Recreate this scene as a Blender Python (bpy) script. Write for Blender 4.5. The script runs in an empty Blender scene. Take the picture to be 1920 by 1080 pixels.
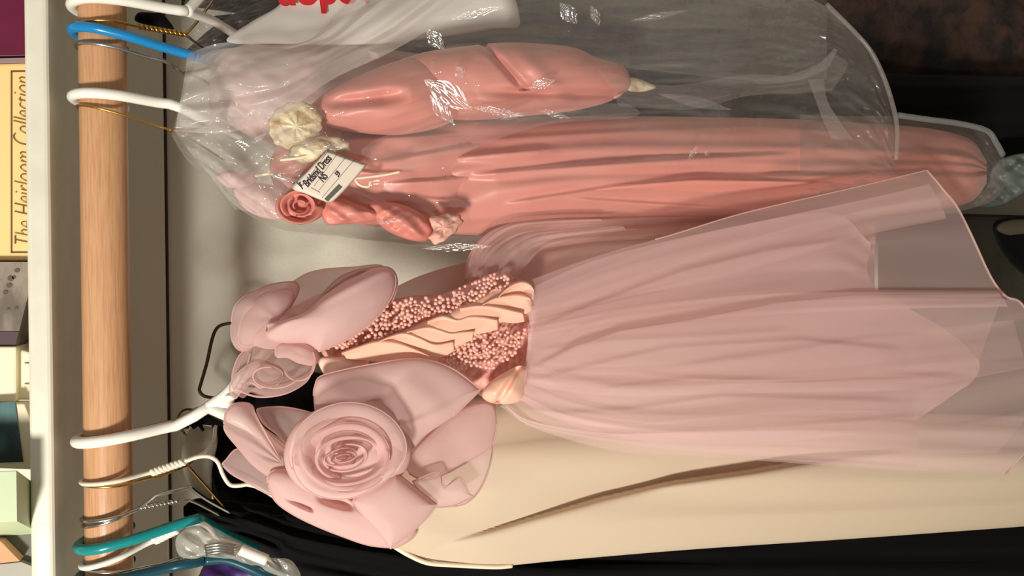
import bpy, bmesh, math, random
import numpy as np
from mathutils import Vector, Matrix
C = bpy.context.scene.collection
PI = math.pi

# ------------------------------------------------------------------ camera, world, light, exposure
H0 = 1.55                       # camera height above the floor
PITCH = math.radians(18)        # looks down
ROLL = math.radians(0.74)       # phone held on its side, a touch off level
FPX = 1500.0
Fw = np.array([0, math.cos(PITCH), -math.sin(PITCH)])
Up = np.array([0, math.sin(PITCH), math.cos(PITCH)])
Rt = np.array([1.0, 0, 0])
U_ = Up * math.cos(ROLL) + Rt * math.sin(ROLL)
R_ = Rt * math.cos(ROLL) - Up * math.sin(ROLL)
cam_d = bpy.data.cameras.new('camera'); cam = bpy.data.objects.new('camera', cam_d); C.objects.link(cam)
cam_d.sensor_width = 36.0; cam_d.lens = 36.0 * FPX / 1920.0; cam_d.clip_start = 0.02
M = Matrix(((-U_[0], R_[0], -Fw[0]), (-U_[1], R_[1], -Fw[1]), (-U_[2], R_[2], -Fw[2])))
cam.matrix_world = Matrix.Translation((0, 0, H0)) @ M.to_4x4()
bpy.context.scene.camera = cam

sc = bpy.context.scene
sc.view_settings.view_transform = 'Standard'; sc.view_settings.look = 'None'
sc.view_settings.gamma = 1.0; sc.view_settings.use_curve_mapping = False
sc.view_settings.exposure = 0.0
w = bpy.data.worlds.new('room_world'); sc.world = w; w.use_nodes = True
w.node_tree.nodes['Background'].inputs[0].default_value = (1.0, 0.93, 0.86, 1)
w.node_tree.nodes['Background'].inputs[1].default_value = 0.29
ld = bpy.data.lights.new('ceiling_lamp', 'AREA'); ld.shape = 'DISK'; ld.size = 0.25
ld.energy = 35; ld.color = (1.0, 0.95, 0.87)
lo = bpy.data.objects.new('ceiling_lamp', ld); C.objects.link(lo)
lo.location = (-0.90, -0.65, H0 + 0.585)
lo.rotation_euler = (Vector((0, 0.75, H0 - 0.1)) - lo.location).to_track_quat('-Z', 'Y').to_euler()
sc.cycles.transparent_max_bounces = 24
sc.cycles.max_bounces = 8

# ------------------------------------------------------------------ helpers
def Wv(px, py, Y):
    """world point(s) seen at a photo position on the plane at depth Y"""
    px = np.asarray(px, float); py = np.asarray(py, float); Y = np.asarray(Y, float)
    a = (960 - px) / FPX; b = (540 - py) / FPX
    d = Fw + a[..., None] * U_ + b[..., None] * R_
    t = Y / d[..., 1]
    p = d * t[..., None]
    p[..., 2] += H0
    return p
def W(px, py, Y): return Vector(Wv(px, py, Y))

def s2l(c):
    c = c / 255.0
    return c / 12.92 if c <= 0.04045 else ((c + 0.055) / 1.055) ** 2.4
def rgb(r, g, b): return (s2l(r), s2l(g), s2l(b), 1)

def new_mat(name):
    m = bpy.data.materials.new(name); m.use_nodes = True
    nt = m.node_tree; nt.nodes.clear()
    return m, nt, nt.nodes.new('ShaderNodeOutputMaterial')
def noise_bump(nt, scale, strength, dist=0.001, stretch=(1, 1, 1), detail=4):
    tc = nt.nodes.new('ShaderNodeTexCoord'); mp = nt.nodes.new('ShaderNodeMapping')
    mp.inputs['Scale'].default_value = stretch
    n = nt.nodes.new('ShaderNodeTexNoise'); n.inputs['Scale'].default_value = scale; n.inputs['Detail'].default_value = detail
    b = nt.nodes.new('ShaderNodeBump'); b.inputs['Strength'].default_value = strength; b.inputs['Distance'].default_value = dist
    nt.links.new(tc.outputs['Object'], mp.inputs[0]); nt.links.new(mp.outputs[0], n.inputs['Vector'])
    nt.links.new(n.outputs['Fac'], b.inputs['Height'])
    return n, b
def principled(name, col, rough=0.6, metal=0.0, bump=None, col2=None, sheen=0.0, spec=0.5, nscale=8, stretch=(1, 1, 1), nmix=(0.35, 0.65), coat=0.0, sss=0.0):
    m, nt, out = new_mat(name)
    p = nt.nodes.new('ShaderNodeBsdfPrincipled')
    p.inputs['Base Color'].default_value = col; p.inputs['Roughness'].default_value = rough; p.inputs['Metallic'].default_value = metal
    p.inputs['Sheen Weight'].default_value = sheen; p.inputs['Specular IOR Level'].default_value = spec; p.inputs['Coat Weight'].default_value = coat
    nt.links.new(p.outputs[0], out.inputs[0])
    if bump:
        n, b = noise_bump(nt, *bump); nt.links.new(b.outputs[0], p.inputs['Normal'])
    if col2:
        n, b = noise_bump(nt, nscale, 0.0, stretch=stretch, detail=6)
        r = nt.nodes.new('ShaderNodeValToRGB'); r.color_ramp.elements[0].color = col; r.color_ramp.elements[1].color = col2
        r.color_ramp.elements[0].position = nmix[0]; r.color_ramp.elements[1].position = nmix[1]
        nt.links.new(n.outputs['Fac'], r.inputs[0]); nt.links.new(r.outputs[0], p.inputs['Base Color'])
    return m
def organza(name, col, alpha=0.5, trans=0.4, edge=0.6):
    """sheer woven fabric: partly open weave, partly thread; denser where seen edge-on"""
    m, nt, out = new_mat(name)
    d = nt.nodes.new('ShaderNodeBsdfDiffuse'); d.inputs[0].default_value = col
    t = nt.nodes.new('ShaderNodeBsdfTranslucent'); t.inputs[0].default_value = (col[0] * .95, col[1] * .72, col[2] * .70, 1)
    s = nt.nodes.new('ShaderNodeBsdfSheen'); s.inputs[0].default_value = col; s.inputs['Roughness'].default_value = 0.5
    m1 = nt.nodes.new('ShaderNodeMixShader'); m1.inputs[0].default_value = trans
    m2 = nt.nodes.new('ShaderNodeMixShader'); m2.inputs[0].default_value = 0.12
    nt.links.new(d.outputs[0], m1.inputs[1]); nt.links.new(t.outputs[0], m1.inputs[2])
    nt.links.new(m1.outputs[0], m2.inputs[1]); nt.links.new(s.outputs[0], m2.inputs[2])
    tr = nt.nodes.new('ShaderNodeBsdfTransparent')
    lw = nt.nodes.new('ShaderNodeLayerWeight'); lw.inputs[0].default_value = 0.35
    mr = nt.nodes.new('ShaderNodeMapRange'); mr.inputs['To Min'].default_value = alpha; mr.inputs['To Max'].default_value = alpha + (1 - alpha) * edge
    nt.links.new(lw.outputs['Facing'], mr.inputs['Value'])
    m3 = nt.nodes.new('ShaderNodeMixShader')
    nt.links.new(mr.outputs[0], m3.inputs[0]); nt.links.new(tr.outputs[0], m3.inputs[1]); nt.links.new(m2.outputs[0], m3.inputs[2])
    nt.links.new(m3.outputs[0], out.inputs[0])
    return m
def film(name, milk=0.15, col=(0.75, 0.72, 0.66, 1), gloss=0.10, rough=0.12, bscale=18, bstr=0.5):
    """thin polythene: clear with a little milkiness and sharp crinkled glints"""
    m, nt, out = new_mat(name)
    tr = nt.nodes.new('ShaderNodeBsdfTransparent')
    d = nt.nodes.new('ShaderNodeBsdfDiffuse'); d.inputs[0].default_value = col
    t = nt.nodes.new('ShaderNodeBsdfTranslucent'); t.inputs[0].default_value = col
    md = nt.nodes.new('ShaderNodeMixShader'); md.inputs[0].default_value = 0.4
    nt.links.new(d.outputs[0], md.inputs[1]); nt.links.new(t.outputs[0], md.inputs[2])
    n, b = noise_bump(nt, bscale, bstr, 0.01, detail=5); n.inputs['Distortion'].default_value = 1.2
    g = nt.nodes.new('ShaderNodeBsdfGlossy'); g.inputs['Roughness'].default_value = rough; g.inputs[0].default_value = (1, 1, 1, 1)
    nt.links.new(b.outputs[0], g.inputs['Normal'])
    lw = nt.nodes.new('ShaderNodeLayerWeight'); lw.inputs[0].default_value = 0.3
    n2, b2 = noise_bump(nt, 9, 0, detail=3); n2.inputs['Distortion'].default_value = 0.8
    mu = nt.nodes.new('ShaderNodeMath'); mu.operation = 'MULTIPLY_ADD'; mu.inputs[1].default_value = 0.8; mu.inputs[2].default_value = 0.1
    ad = nt.nodes.new('ShaderNodeMath'); ad.operation = 'MULTIPLY'; ad.inputs[1].default_value = milk * 2
    nt.links.new(n2.outputs['Fac'], mu.inputs[0]); nt.links.new(mu.outputs[0], ad.inputs[0])
    a2 = nt.nodes.new('ShaderNodeMath'); a2.operation = 'MULTIPLY_ADD'; a2.inputs[1].default_value = 0.22; a2.use_clamp = True
    nt.links.new(lw.outputs['Facing'], a2.inputs[0]); nt.links.new(ad.outputs[0], a2.inputs[2])
    m1 = nt.nodes.new('ShaderNodeMixShader'); nt.links.new(a2.outputs[0], m1.inputs[0])
    nt.links.new(tr.outputs[0], m1.inputs[1]); nt.links.new(md.outputs[0], m1.inputs[2])
    gm = nt.nodes.new('ShaderNodeMapRange'); gm.inputs['To Min'].default_value = gloss * .3; gm.inputs['To Max'].default_value = gloss * 1.6
    nt.links.new(lw.outputs['Facing'], gm.inputs['Value'])
    m2 = nt.nodes.new('ShaderNodeMixShader'); nt.links.new(gm.outputs[0], m2.inputs[0])
    nt.links.new(m1.outputs[0], m2.inputs[1]); nt.links.new(g.outputs[0], m2.inputs[2])
    nt.links.new(m2.outputs[0], out.inputs[0])
    return m

def link(name, me, mat, parent=None):
    o = bpy.data.objects.new(name, me); C.objects.link(o)
    if mat: me.materials.append(mat)
    if parent is not None:
        o.parent = parent
        o.matrix_parent_inverse = Matrix.Translation(parent_world(parent)).inverted()
    return o
def parent_world(o):
    v = Vector(o.location)
    if o.parent is not None and o.matrix_parent_inverse == Matrix.Identity(4): v = v + parent_world(o.parent)
    return v
def mesh(name, verts, faces, mat, parent=None, smooth=True):
    me = bpy.data.meshes.new(name); me.from_pydata([tuple(v) for v in verts], [], faces); me.update()
    if smooth: me.polygons.foreach_set('use_smooth', [True] * len(me.polygons))
    return link(name, me, mat, parent)
def thing(name, label, cat, loc=(0, 0, 0), group=None):
    o = bpy.data.objects.new(name, None); C.objects.link(o); o.empty_display_size = 0.02
    o.location = loc; o['label'] = label; o['category'] = cat
    if group: o['group'] = group
    return o
def tag(o, label, cat, group=None):
    o['label'] = label; o['category'] = cat
    if group: o['group'] = group
    return o

def catmull(P, n, closed=False):
    P = np.asarray(P, float); m = len(P)
    if m == 2 and not closed:
        t = np.linspace(0, 1, n)[:, None]; return P[0] * (1 - t) + P[1] * t
    if closed: Q = np.vstack([P[-1], P, P[0], P[1]]); segs = m
    else: Q = np.vstack([2 * P[0] - P[1], P, 2 * P[-1] - P[-2]]); segs = m - 1
    tt = np.linspace(0, segs, n, endpoint=not closed)
    i = np.minimum(tt.astype(int), segs - 1); f = (tt - i)[:, None]
    p0, p1, p2, p3 = Q[i], Q[i + 1], Q[i + 2], Q[i + 3]
    return 0.5 * ((2 * p1) + (-p0 + p2) * f + (2 * p0 - 5 * p1 + 4 * p2 - p3) * f ** 2 + (-p0 + 3 * p1 - 3 * p2 + p3) * f ** 3)
def waves(seed, n, fmin, fmax, ratio=1.0):
    r = np.random.RandomState(seed)
    return [(r.uniform(fmin, fmax) * r.choice([-1, 1]) * ratio, r.uniform(fmin, fmax), r.uniform(0, 2 * PI), r.uniform(0.5, 1)) for _ in range(n)]
def wsum(ws, u, v):
    s = 0
    for a, b, p, g in ws: s = s + g * np.sin(2 * PI * (a * u + b * v) + p)
    return s / math.sqrt(len(ws))
def folds(seed, v, n):
    r = np.random.RandomState(seed); s = 0; tot = 0
    for k in range(5):
        f = n * (0.45 + 0.4 * k) * r.uniform(0.85, 1.15); a = 1.0 / (1 + 0.6 * k); s = s + a * np.sin(2 * PI * f * v + r.uniform(0, 2 * PI)); tot += a * 0.7
    s = s / tot
    return np.sign(s) * np.abs(s) ** 0.8
def grid_obj(name, G, mat, parent, close_v=False, thick=0.0, caps=False, subdiv=0):
    nu, nv, _ = G.shape
    verts = G.reshape(-1, 3); faces = []
    vv = nv if close_v else nv - 1
    for i in range(nu - 1):
        for j in range(vv):
            j2 = (j + 1) % nv
            faces.append((i * nv + j, i * nv + j2, (i + 1) * nv + j2, (i + 1) * nv + j))
    if caps and close_v:
        faces.append(tuple(range(nv))[::-1]); faces.append(tuple((nu - 1) * nv + j for j in range(nv)))
    o = mesh(name, verts, faces, mat, parent)
    if thick:
        s = o.modifiers.new('cloth', 'SOLIDIFY'); s.thickness = thick; s.offset = 0
    return o
def sheet(name, rows, mat, parent=None, nu=90, nv=60, fold=None, seed=1, crumple=0.0, cf=(1, 4), thick=0.0, bulge=0.0, sway=0.0, fn=None, grid=False):
    """cloth through long curves: each row is a list of (px, py, Y) from waist to hem"""
    R = np.array([catmull(r, nu) for r in rows])            # rows, nu, 3
    G = np.array([catmull(R[:, i], nv) for i in range(nu)])  # nu, nv, 3
    u = np.linspace(0, 1, nu)[:, None] * np.ones((1, nv)); v = np.ones((nu, 1)) * np.linspace(0, 1, nv)[None, :]
    d = np.zeros((nu, nv))
    if fold:
        n, a0, a1 = fold
        vw = v + 0.02 * np.sin(3 * u + seed) + 0.012 * wsum(waves(seed + 9, 4, 0.5, 2), u, v)
        g = folds(seed, vw, n); d += g * (a0 + (a1 - a0) * u ** 0.8)
        if sway: G[..., 1] += sway * folds(seed + 3, vw, n) * (0.2 + 0.8 * u) * np.sin(PI * v)
    if crumple: d += crumple * wsum(waves(seed, 7, *cf), u, v)
    if bulge: d += bulge * np.sin(PI * v)
    if fn is not None: d += fn(G[..., 0], G[..., 1])
    P = Wv(G[..., 0], G[..., 1], G[..., 2] - d)
    o = grid_obj(name, P, mat, parent, thick=thick)
    return (o, P) if grid else o
def loft(name, st, mat, parent=None, nu=80, nv=72, fold=None, seed=1, crumple=0.0, cf=(1, 4), fn=None, power=1.0, caps=True):
    """closed garment body: stations (px, py_upper, py_lower, Y, half depth)"""
    S = catmull(st, nu)
    t = np.linspace(0, 2 * PI, nv, endpoint=False)
    u = np.linspace(0, 1, nu)[:, None] * np.ones((1, nv)); T = np.ones((nu, 1)) * t
    mid = (S[:, 1] + S[:, 2]) / 2; hf = (S[:, 2] - S[:, 1]) / 2
    c = np.sign(np.cos(T)) * np.abs(np.cos(T)) ** power; s = np.sin(T)
    px = S[:, 0][:, None] * np.ones((1, nv)); py = mid[:, None] - hf[:, None] * c
    d = S[:, 4][:, None] * s
    if fold:
        n, a0, a1 = fold
        cv = (c + 1) / 2 + 0.02 * wsum(waves(seed + 9, 4, 0.5, 2), u, (c + 1) / 2)
        d += folds(seed, cv, n) * (a0 + (a1 - a0) * u) * s
    if crumple: d += crumple * wsum(waves(seed, 8, *cf), u * 2, c) * s
    if fn is not None: d += fn(px, py) * (s > 0) * s
    return grid_obj(name, Wv(px, py, S[:, 3][:, None] - d), mat, parent, close_v=True, caps=caps)
def puff(name, outline, Yc, front, mat, parent=None, back=None, seed=1, wr=0.0, wf=3, n=64, rings=20, power=2.0, tilt=(0, 0), dent=None, cent=None, thick=0.0, radial=0.0, rf=9):
    """pillowed fold of cloth with the given outline; back None = open shell"""
    O = catmull(outline, n, closed=True)
    if cent is None: cent = O.mean(0)
    cent = np.array(cent, float)
    ft = np.fft.fft(O[:, 0] + 1j * O[:, 1]); fr = np.abs(np.fft.fftfreq(n, 1.0 / n)); ft = ft * np.exp(-(fr / 2.6) ** 2); os_ = np.fft.ifft(ft)
    Osm = np.stack([os_.real, os_.imag], 1)
    def side(sgn, depth, sd):
        rr = np.linspace(0.0, 1, rings + 1)[1:]
        r = rr[:, None] * np.ones((1, n)); th = np.ones((rings, 1)) * np.linspace(0, 2 * PI, n, endpoint=False)
        w_ = (r ** 2.5)[..., None]
        P = cent[None, None] + r[..., None] * ((O - cent)[None] * w_ + (Osm - cent)[None] * (1 - w_))
        x = (P[..., 0] - cent[0]) / 100; y = (P[..., 1] - cent[1]) / 100
        dm = (1 - r ** power) ** 0.6
        d = depth * dm
        if wr: d = d + wr * wsum(waves(sd, 6, 0.2 * wf, wf * 0.5), x, y) * np.minimum(1, (1 - r) * 3) * (0.3 + 0.7 * r)
        if radial: d = d + radial * np.sin(rf * th + sd + 1.5 * r) * r * (0.3 + 0.7 * (1 - r))
        if dent: d = d + dent(P[..., 0], P[..., 1])
        Y = Yc + tilt[0] * x + tilt[1] * y - sgn * d
        GW = Wv(P[..., 0], P[..., 1], Y)
        return GW, GW[0].mean(0)
    G, c0 = side(1, front, seed)
    verts = [c0] + list(G.reshape(-1, 3)); faces = []
    for j in range(n): faces.append((0, 1 + j, 1 + (j + 1) % n))
    for i in range(rings - 1):
        for j in range(n):
            j2 = (j + 1) % n; a = 1 + i * n
            faces.append((a + j, a + n + j, a + n + j2, a + j2))
    if back is not None:
        B, b0 = side(-1, back, seed + 5)
        off = len(verts); verts.append(b0); verts += list(B[:-1].reshape(-1, 3))
        for j in range(n): faces.append((off, off + 1 + (j + 1) % n, off + 1 + j))
        last = 1 + (rings - 1) * n
        for i in range(rings - 1):
            for j in range(n):
                j2 = (j + 1) % n; a = off + 1 + i * n
                nx = (a + n) if i < rings - 2 else last
                faces.append((a + j, a + j2, nx + j2, nx + j))
    o = mesh(name, verts, faces, mat, parent)
    if thick:
        s = o.modifiers.new('cloth', 'SOLIDIFY'); s.thickness = thick; s.offset = 0
    return o
def tube_data(P, r, n=10, cap=True):
    P = np.asarray(P, float); m = len(P)
    r = np.ones(m) * r
    T = np.gradient(P, axis=0); T /= np.linalg.norm(T, axis=1)[:, None] + 1e-12
    N = np.cross(T[0], [1, 0.1, 0.03]); N /= np.linalg.norm(N)
    verts = []; faces = []
    for i in range(m):
        N = N - T[i] * np.dot(N, T[i]); N /= np.linalg.norm(N); B = np.cross(T[i], N)
        for k in range(n):
            a = 2 * PI * k / n; verts.append(P[i] + r[i] * (math.cos(a) * N + math.sin(a) * B))
    for i in range(m - 1):
        for k in range(n):
            k2 = (k + 1) % n; faces.append((i * n + k, i * n + k2, (i + 1) * n + k2, (i + 1) * n + k))
    if cap: faces.append(tuple(range(n))[::-1]); faces.append(tuple((m - 1) * n + k for k in range(n)))
    return verts, faces
def tube(name, P, r, mat, parent=None, n=10, smooth=None):
    if smooth: P = catmull(P, smooth)
    v, f = tube_data(P, r, n); return mesh(name, v, f, mat, parent)
def tubes(name, lst, mat, parent=None, n=8):
    V = []; F = []
    for P, r in lst:
        v, f = tube_data(P, r, n); o = len(V); V += list(v); F += [tuple(i + o for i in q) for q in f]
    return mesh(name, V, F, mat, parent)
def px_path(pts, n=40): 
    q = catmull(pts, n); return Wv(q[:, 0], q[:, 1], q[:, 2])
def box(name, lo_, hi, mat, parent=None, bev=0.0, rot=None):
    bm = bmesh.new(); bmesh.ops.create_cube(bm, size=1)
    lo_ = Vector(lo_); hi = Vector(hi); c = (lo_ + hi) / 2; s = hi - lo_
    for v in bm.verts: v.co = Vector((v.co.x * s.x, v.co.y * s.y, v.co.z * s.z))
    if bev: bmesh.ops.bevel(bm, geom=bm.edges[:], offset=bev, segments=3, affect='EDGES', profile=0.5)
    if rot: bmesh.ops.transform(bm, matrix=rot, verts=bm.verts)
    for v in bm.verts: v.co += c
    me = bpy.data.meshes.new(name); bm.to_mesh(me); bm.free()
    if bev: me.polygons.foreach_set('use_smooth', [False] * len(me.polygons))
    return link(name, me, mat, parent)
def text(name, body, size, mat, parent, origin, xdir, ydir, extrude=0.0003, shear=0.0, sx=1.0, bold=0.0, align='LEFT'):
    cu = bpy.data.curves.new(name, 'FONT'); cu.body = body; cu.size = size; cu.extrude = extrude; cu.shear = shear; cu.offset = bold; cu.align_x = align
    xd = Vector(xdir).normalized(); yd = (Vector(ydir) - xd * Vector(ydir).dot(xd)).normalized(); zd = xd.cross(yd)
    m = Matrix.Identity(4)
    for i in range(3): m[i][0] = xd[i] * sx; m[i][1] = yd[i]; m[i][2] = zd[i]; m[i][3] = origin[i]
    tmp = bpy.data.objects.new(name, cu); C.objects.link(tmp)
    me = bpy.data.meshes.new_from_object(tmp.evaluated_get(bpy.context.evaluated_depsgraph_get()))
    bpy.data.objects.remove(tmp); bpy.data.curves.remove(cu)
    me.transform(m); me.name = name; me.materials.clear()
    return link(name, me, mat, parent)

def creases(lines):
    """soft pressed creases: (points, height, width above, width below)"""
    def f(px, py):
        d = 0 * px
        for pts, h, wa, wb in lines:
            xs = [p[0] for p in pts]; s_ = py - np.interp(px, xs, [p[1] for p in pts])
            env = np.clip((px - xs[0]) / 50, 0, 1) * np.clip((xs[-1] - px) / 50, 0, 1)
            d = d + h * env * np.where(s_ < 0, np.exp(-(s_ / wa) ** 2), np.exp(-(np.abs(s_) / wb) ** 1.5))
        return d
    return f

# ------------------------------------------------------------------ materials
m_wall = principled('wall_paint', rgb(236, 231, 212), 0.75, bump=(220, 0.25, 0.002))
m_white = principled('shelf_paint', rgb(230, 226, 207), 0.38, bump=(60, 0.15, 0.001), col2=rgb(222, 217, 196), nscale=30)
m_rod = principled('rod_wood', rgb(206, 158, 116), 0.32, col2=rgb(184, 134, 94), nscale=30, stretch=(1.2, 22, 22), nmix=(0.4, 0.75), bump=(90, 0.12, 0.001, (0.6, 9, 9)))
m_plast_w = principled('white_plastic', rgb(240, 238, 225), 0.28, spec=0.6)
m_plast_b = principled('blue_plastic', rgb(15, 130, 190), 0.25, spec=0.6)
m_plast_t = principled('teal_plastic', rgb(10, 135, 135), 0.25, spec=0.6)
m_plast_dt = principled('dark_teal_plastic', rgb(5, 65, 80), 0.3, spec=0.6)
m_brass = principled('brass_wire', rgb(190, 150, 80), 0.3, 1.0)
m_steel = principled('steel_wire', rgb(190, 188, 180), 0.25, 1.0)
m_dark_wire = principled('dark_wire', rgb(90, 80, 62), 0.4, 0.7)
m_wirew = principled('coated_wire', rgb(235, 228, 205), 0.4)
m_black = principled('black_cloth', rgb(9, 8, 10), 0.9, sheen=0.03, spec=0.15, bump=(400, 0.2, 0.001))
m_navy = principled('navy_cloth', rgb(24, 20, 34), 0.8, spec=0.2)
m_cream = principled('cream_crepe', rgb(214, 194, 168), 0.7, sheen=0.1, spec=0.25, bump=(500, 0.1, 0.0006))
m_coral = principled('coral_satin', rgb(218, 142, 128), 0.40, spec=0.5, sheen=0.15, bump=(14, 0.16, 0.003, (3, 3, 0.7)))
m_coral2 = principled('coral_satin_bow', rgb(216, 136, 122), 0.4, spec=0.5, bump=(30, 0.15, 0.002))
m_peach = principled('peach_satin', rgb(246, 192, 166), 0.3, spec=0.6, sheen=0.1)
m_lace = principled('ivory_lace', rgb(232, 216, 180), 0.6, col2=rgb(196, 170, 134), nscale=75, nmix=(0.42, 0.62), bump=(80, 1.0, 0.004))
m_beadlace = principled('beaded_lace', rgb(242, 186, 172), 0.4, col2=rgb(214, 146, 134), nscale=170, nmix=(0.4, 0.6), bump=(190, 0.9, 0.002))
m_bead = principled('pearl_bead', rgb(240, 182, 164), 0.12, spec=0.9, coat=0.6)
m_org = organza('pink_organza', rgb(253, 224, 217), 0.32, 0.32)
m_org_u = organza('pink_organza_shaded', rgb(238, 182, 172), 0.85, 0.3)  # deeper pink than the other layers: shade under the front panel mixed into the colour
m_org_p = organza('pink_organza_puff', rgb(254, 223, 217), 0.52, 0.35)
m_org_d = organza('pink_organza_dense', rgb(253, 218, 211), 0.82, 0.28)
m_org_s = organza('pink_organza_sheer', rgb(252, 228, 222), 0.22, 0.3, 0.5)
m_hem = organza('organza_rolled_hem', rgb(252, 222, 212), 0.75, 0.4)
m_film = film('polythene_film', 0.07, gloss=0.11, rough=0.07, bscale=11, bstr=1.0)
m_film2 = film('milky_polythene_film', 0.34, col=(0.80, 0.74, 0.69, 1), gloss=0.04, rough=.2, bscale=10)
m_paper = principled('white_paper', rgb(238, 232, 222), 0.7)
m_red = principled('red_ink', rgb(205, 32, 40), 0.6)
m_ink = principled('black_ink', rgb(40, 34, 40), 0.7)

# ------------------------------------------------------------------ setting
def struct(o): o['kind'] = 'structure'; return o
Zs = H0 + 0.1475
struct(box('wall_back', (-1.6, 1.0, 0), (1.6, 1.08, 2.5), m_wall))
struct(box('wall_left', (-1.68, 0.35, 0), (-1.6, 1.08, 2.5), m_wall))
struct(box('wall_right', (1.6, 0.35, 0), (1.68, 1.08, 2.5), m_wall))
struct(box('floor', (-1.6, -1.6, -0.05), (1.6, 1.0, 0), principled('floor_carpet', rgb(120, 105, 85), 0.95, bump=(300, 0.6, 0.004))))
cl = struct(box('trim_1', (-1.6, 0.978, H0 + 0.094), (1.6, 1.0, Zs), m_wall, bev=0.0015))
struct(tube('trim_2', [(x, 0.997, H0 + 0.0925) for x in (-1.6, -.5, 0, .5, 1.6)], 0.0016, principled('dark_joint', rgb(70, 58, 42), .9)))  # thin dark brown line along the lower edge of the cleat
sh = struct(box('closet_shelf', (-1.6, 0.700, Zs), (1.6, 1.0, Zs + 0.0172), m_white, bev=0.004))
sh['label'] = 'white painted closet shelf above the rod'

# closet rod
Yr, Zr, Rr = 0.708, H0 + 0.111, 0.0175
vs, fs = tube_data(np.array([[x, Yr, Zr] for x in np.linspace(-1.6, 1.6, 30)]), Rr, 48)
rod = mesh('closet_rod', vs, fs, m_rod); tag(rod, 'round pale wooden closet rod carrying all the hangers', 'rod')


# ------------------------------------------------------------------ things on the shelf
Zt = Zs + 0.0172
def prism(name, pts, Y0, depth, mat, parent=None, shift=0.0, bev=0.0):
    """box-like solid: outline on its front face, extruded back; the outline ends on the shelf board"""
    f = np.array([Wv(a, b, Y0) for a, b in pts]); f[:, 2] = np.maximum(f[:, 2], Zt + 0.0002)
    bk = f + np.array([shift * depth, depth, 0]); n = len(f)
    faces = [tuple(range(n)), tuple(range(2 * n - 1, n - 1, -1))]
    for i in range(n): j = (i + 1) % n; faces.append((i, n + i, n + j, j))
    o = mesh(name, list(f) + list(bk), faces, mat, parent, smooth=False)
    bm = bmesh.new(); bm.from_mesh(o.data); bmesh.ops.recalc_face_normals(bm, faces=bm.faces)
    if bev: bmesh.ops.bevel(bm, geom=bm.edges[:], offset=bev, segments=2, affect='EDGES', profile=0.5)
    bm.to_mesh(o.data); bm.free()
    return o
t = thing('storage_box', 'maroon box with a grey lower rim at the right end of the shelf', 'box', W(100, 40, 0.74))
prism('box_body', [(-90, -60), (130, -60), (130, 111), (-90, 111)], 0.74, 0.2, principled('maroon_card', rgb(120, 22, 62), 0.45, col2=rgb(84, 10, 40), nscale=4), t, bev=0.002)
prism('rim', [(-90, 112), (130, 112), (130, 119), (-90, 119)], 0.736, 0.2, principled('grey_card', rgb(150, 128, 128), 0.5), t)

t = thing('keepsake_box', 'cream cardboard box with brown script lettering inside a thin ruled frame', 'box', W(100, 300, 0.74))
m_cardy = principled('cream_card', rgb(250, 212, 142), 0.5, bump=(60, 0.1, 0.001), col2=rgb(246, 204, 134), nscale=3)
prism('box_body', [(-90, 121), (130, 121), (130, 489), (-90, 489)], 0.74, 0.2, m_cardy, t, bev=0.002)
m_brown = principled('brown_ink', rgb(112, 74, 40), 0.7)
for a in ([(20, 134), (22.5, 134), (22.5, 473), (20, 473)], [(20, 132.5), (80, 132.5), (80, 135), (20, 135)], [(20, 472), (80, 472), (80, 474.5), (20, 474.5)]):
    prism('ruled_line', a, 0.7392, 0.0006, m_brown, t)
p0 = W(63, 466, 0.7390); p1 = W(63, 146, 0.7390)
o = text('lettering', 'The Heirloom Collection', 0.0205, m_brown, t, p0, (1, 0, 0), (0, 0, 1), shear=0.35, bold=-0.00055)
sx = (p1.x - p0.x) / max(v.co.x - p0.x for v in o.data.vertices)
for v in o.data.vertices: v.co.x = p0.x + (v.co.x - p0.x) * sx

t = thing('photo_album', 'grey mottled album with a dark purple band leaning beside the cream script box', 'album', W(100, 560, 0.73))
prism('cover', [(-90, 491), (130, 491), (57, 536), (31, 640), (28, 648), (-90, 648)], 0.732, 0.04, principled('mottled_cover', rgb(150, 138, 122), 0.6, col2=rgb(104, 92, 80), nscale=22, stretch=(1, 1, 2.5), nmix=(0.4, 0.6)), t)
prism('purple_band', [(-90, 622), (34.5, 622), (29.5, 646), (-90, 646)], 0.7312, 0.001, principled('purple_card', rgb(78, 56, 66), 0.6), t)
for (a, b, r) in ((32, 507, 4), (20, 522, 5), (26, 520, 3), (17, 535, 4.5), (10, 548, 4), (30, 578, 3), (15, 579, 2.5)):
    q = [(a + r * 1.3 * math.cos(k), b + r * math.sin(k)) for k in np.linspace(0, 2 * PI, 9)[:-1]]
    prism('printed_spot', q, 0.7314, 0.0006, principled('spot_ink', rgb(92, 78, 66), 0.7), t)
o = prism('document_folder', [(-90, 520), (130, 520), (130, 652), (-90, 652)], 0.79, 0.02, principled('folder_card', rgb(206, 186, 160), 0.6))
tag(o, 'plain beige folder standing behind the mottled grey album', 'folder')

t = thing('gift_box', 'plain cream box with ragged lid edge left of the teal picture frame', 'box', W(100, 700, 0.73))
m_cb = principled('pale_card', rgb(240, 230, 196), 0.5)
prism('box_body', [(-90, 654), (34, 654), (56, 660), (130, 660), (130, 748), (-90, 748)], 0.735, 0.15, m_cb, t, bev=0.002)
prism('lid', [(-90, 650), (31, 650), (31, 754), (-90, 754)], 0.728, 0.16, m_cb, t, bev=0.0015)
for y in (680, 719): prism('tape_edge', [(46, y), (56, y - 1), (56, y + 2), (46, y + 1.5)], 0.7342, 0.001, principled('dark_gap', rgb(120, 108, 84), 0.8), t)
o = t; t['label'] = 'plain cream box with ragged lid edge between the album and the teal picture'

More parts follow.
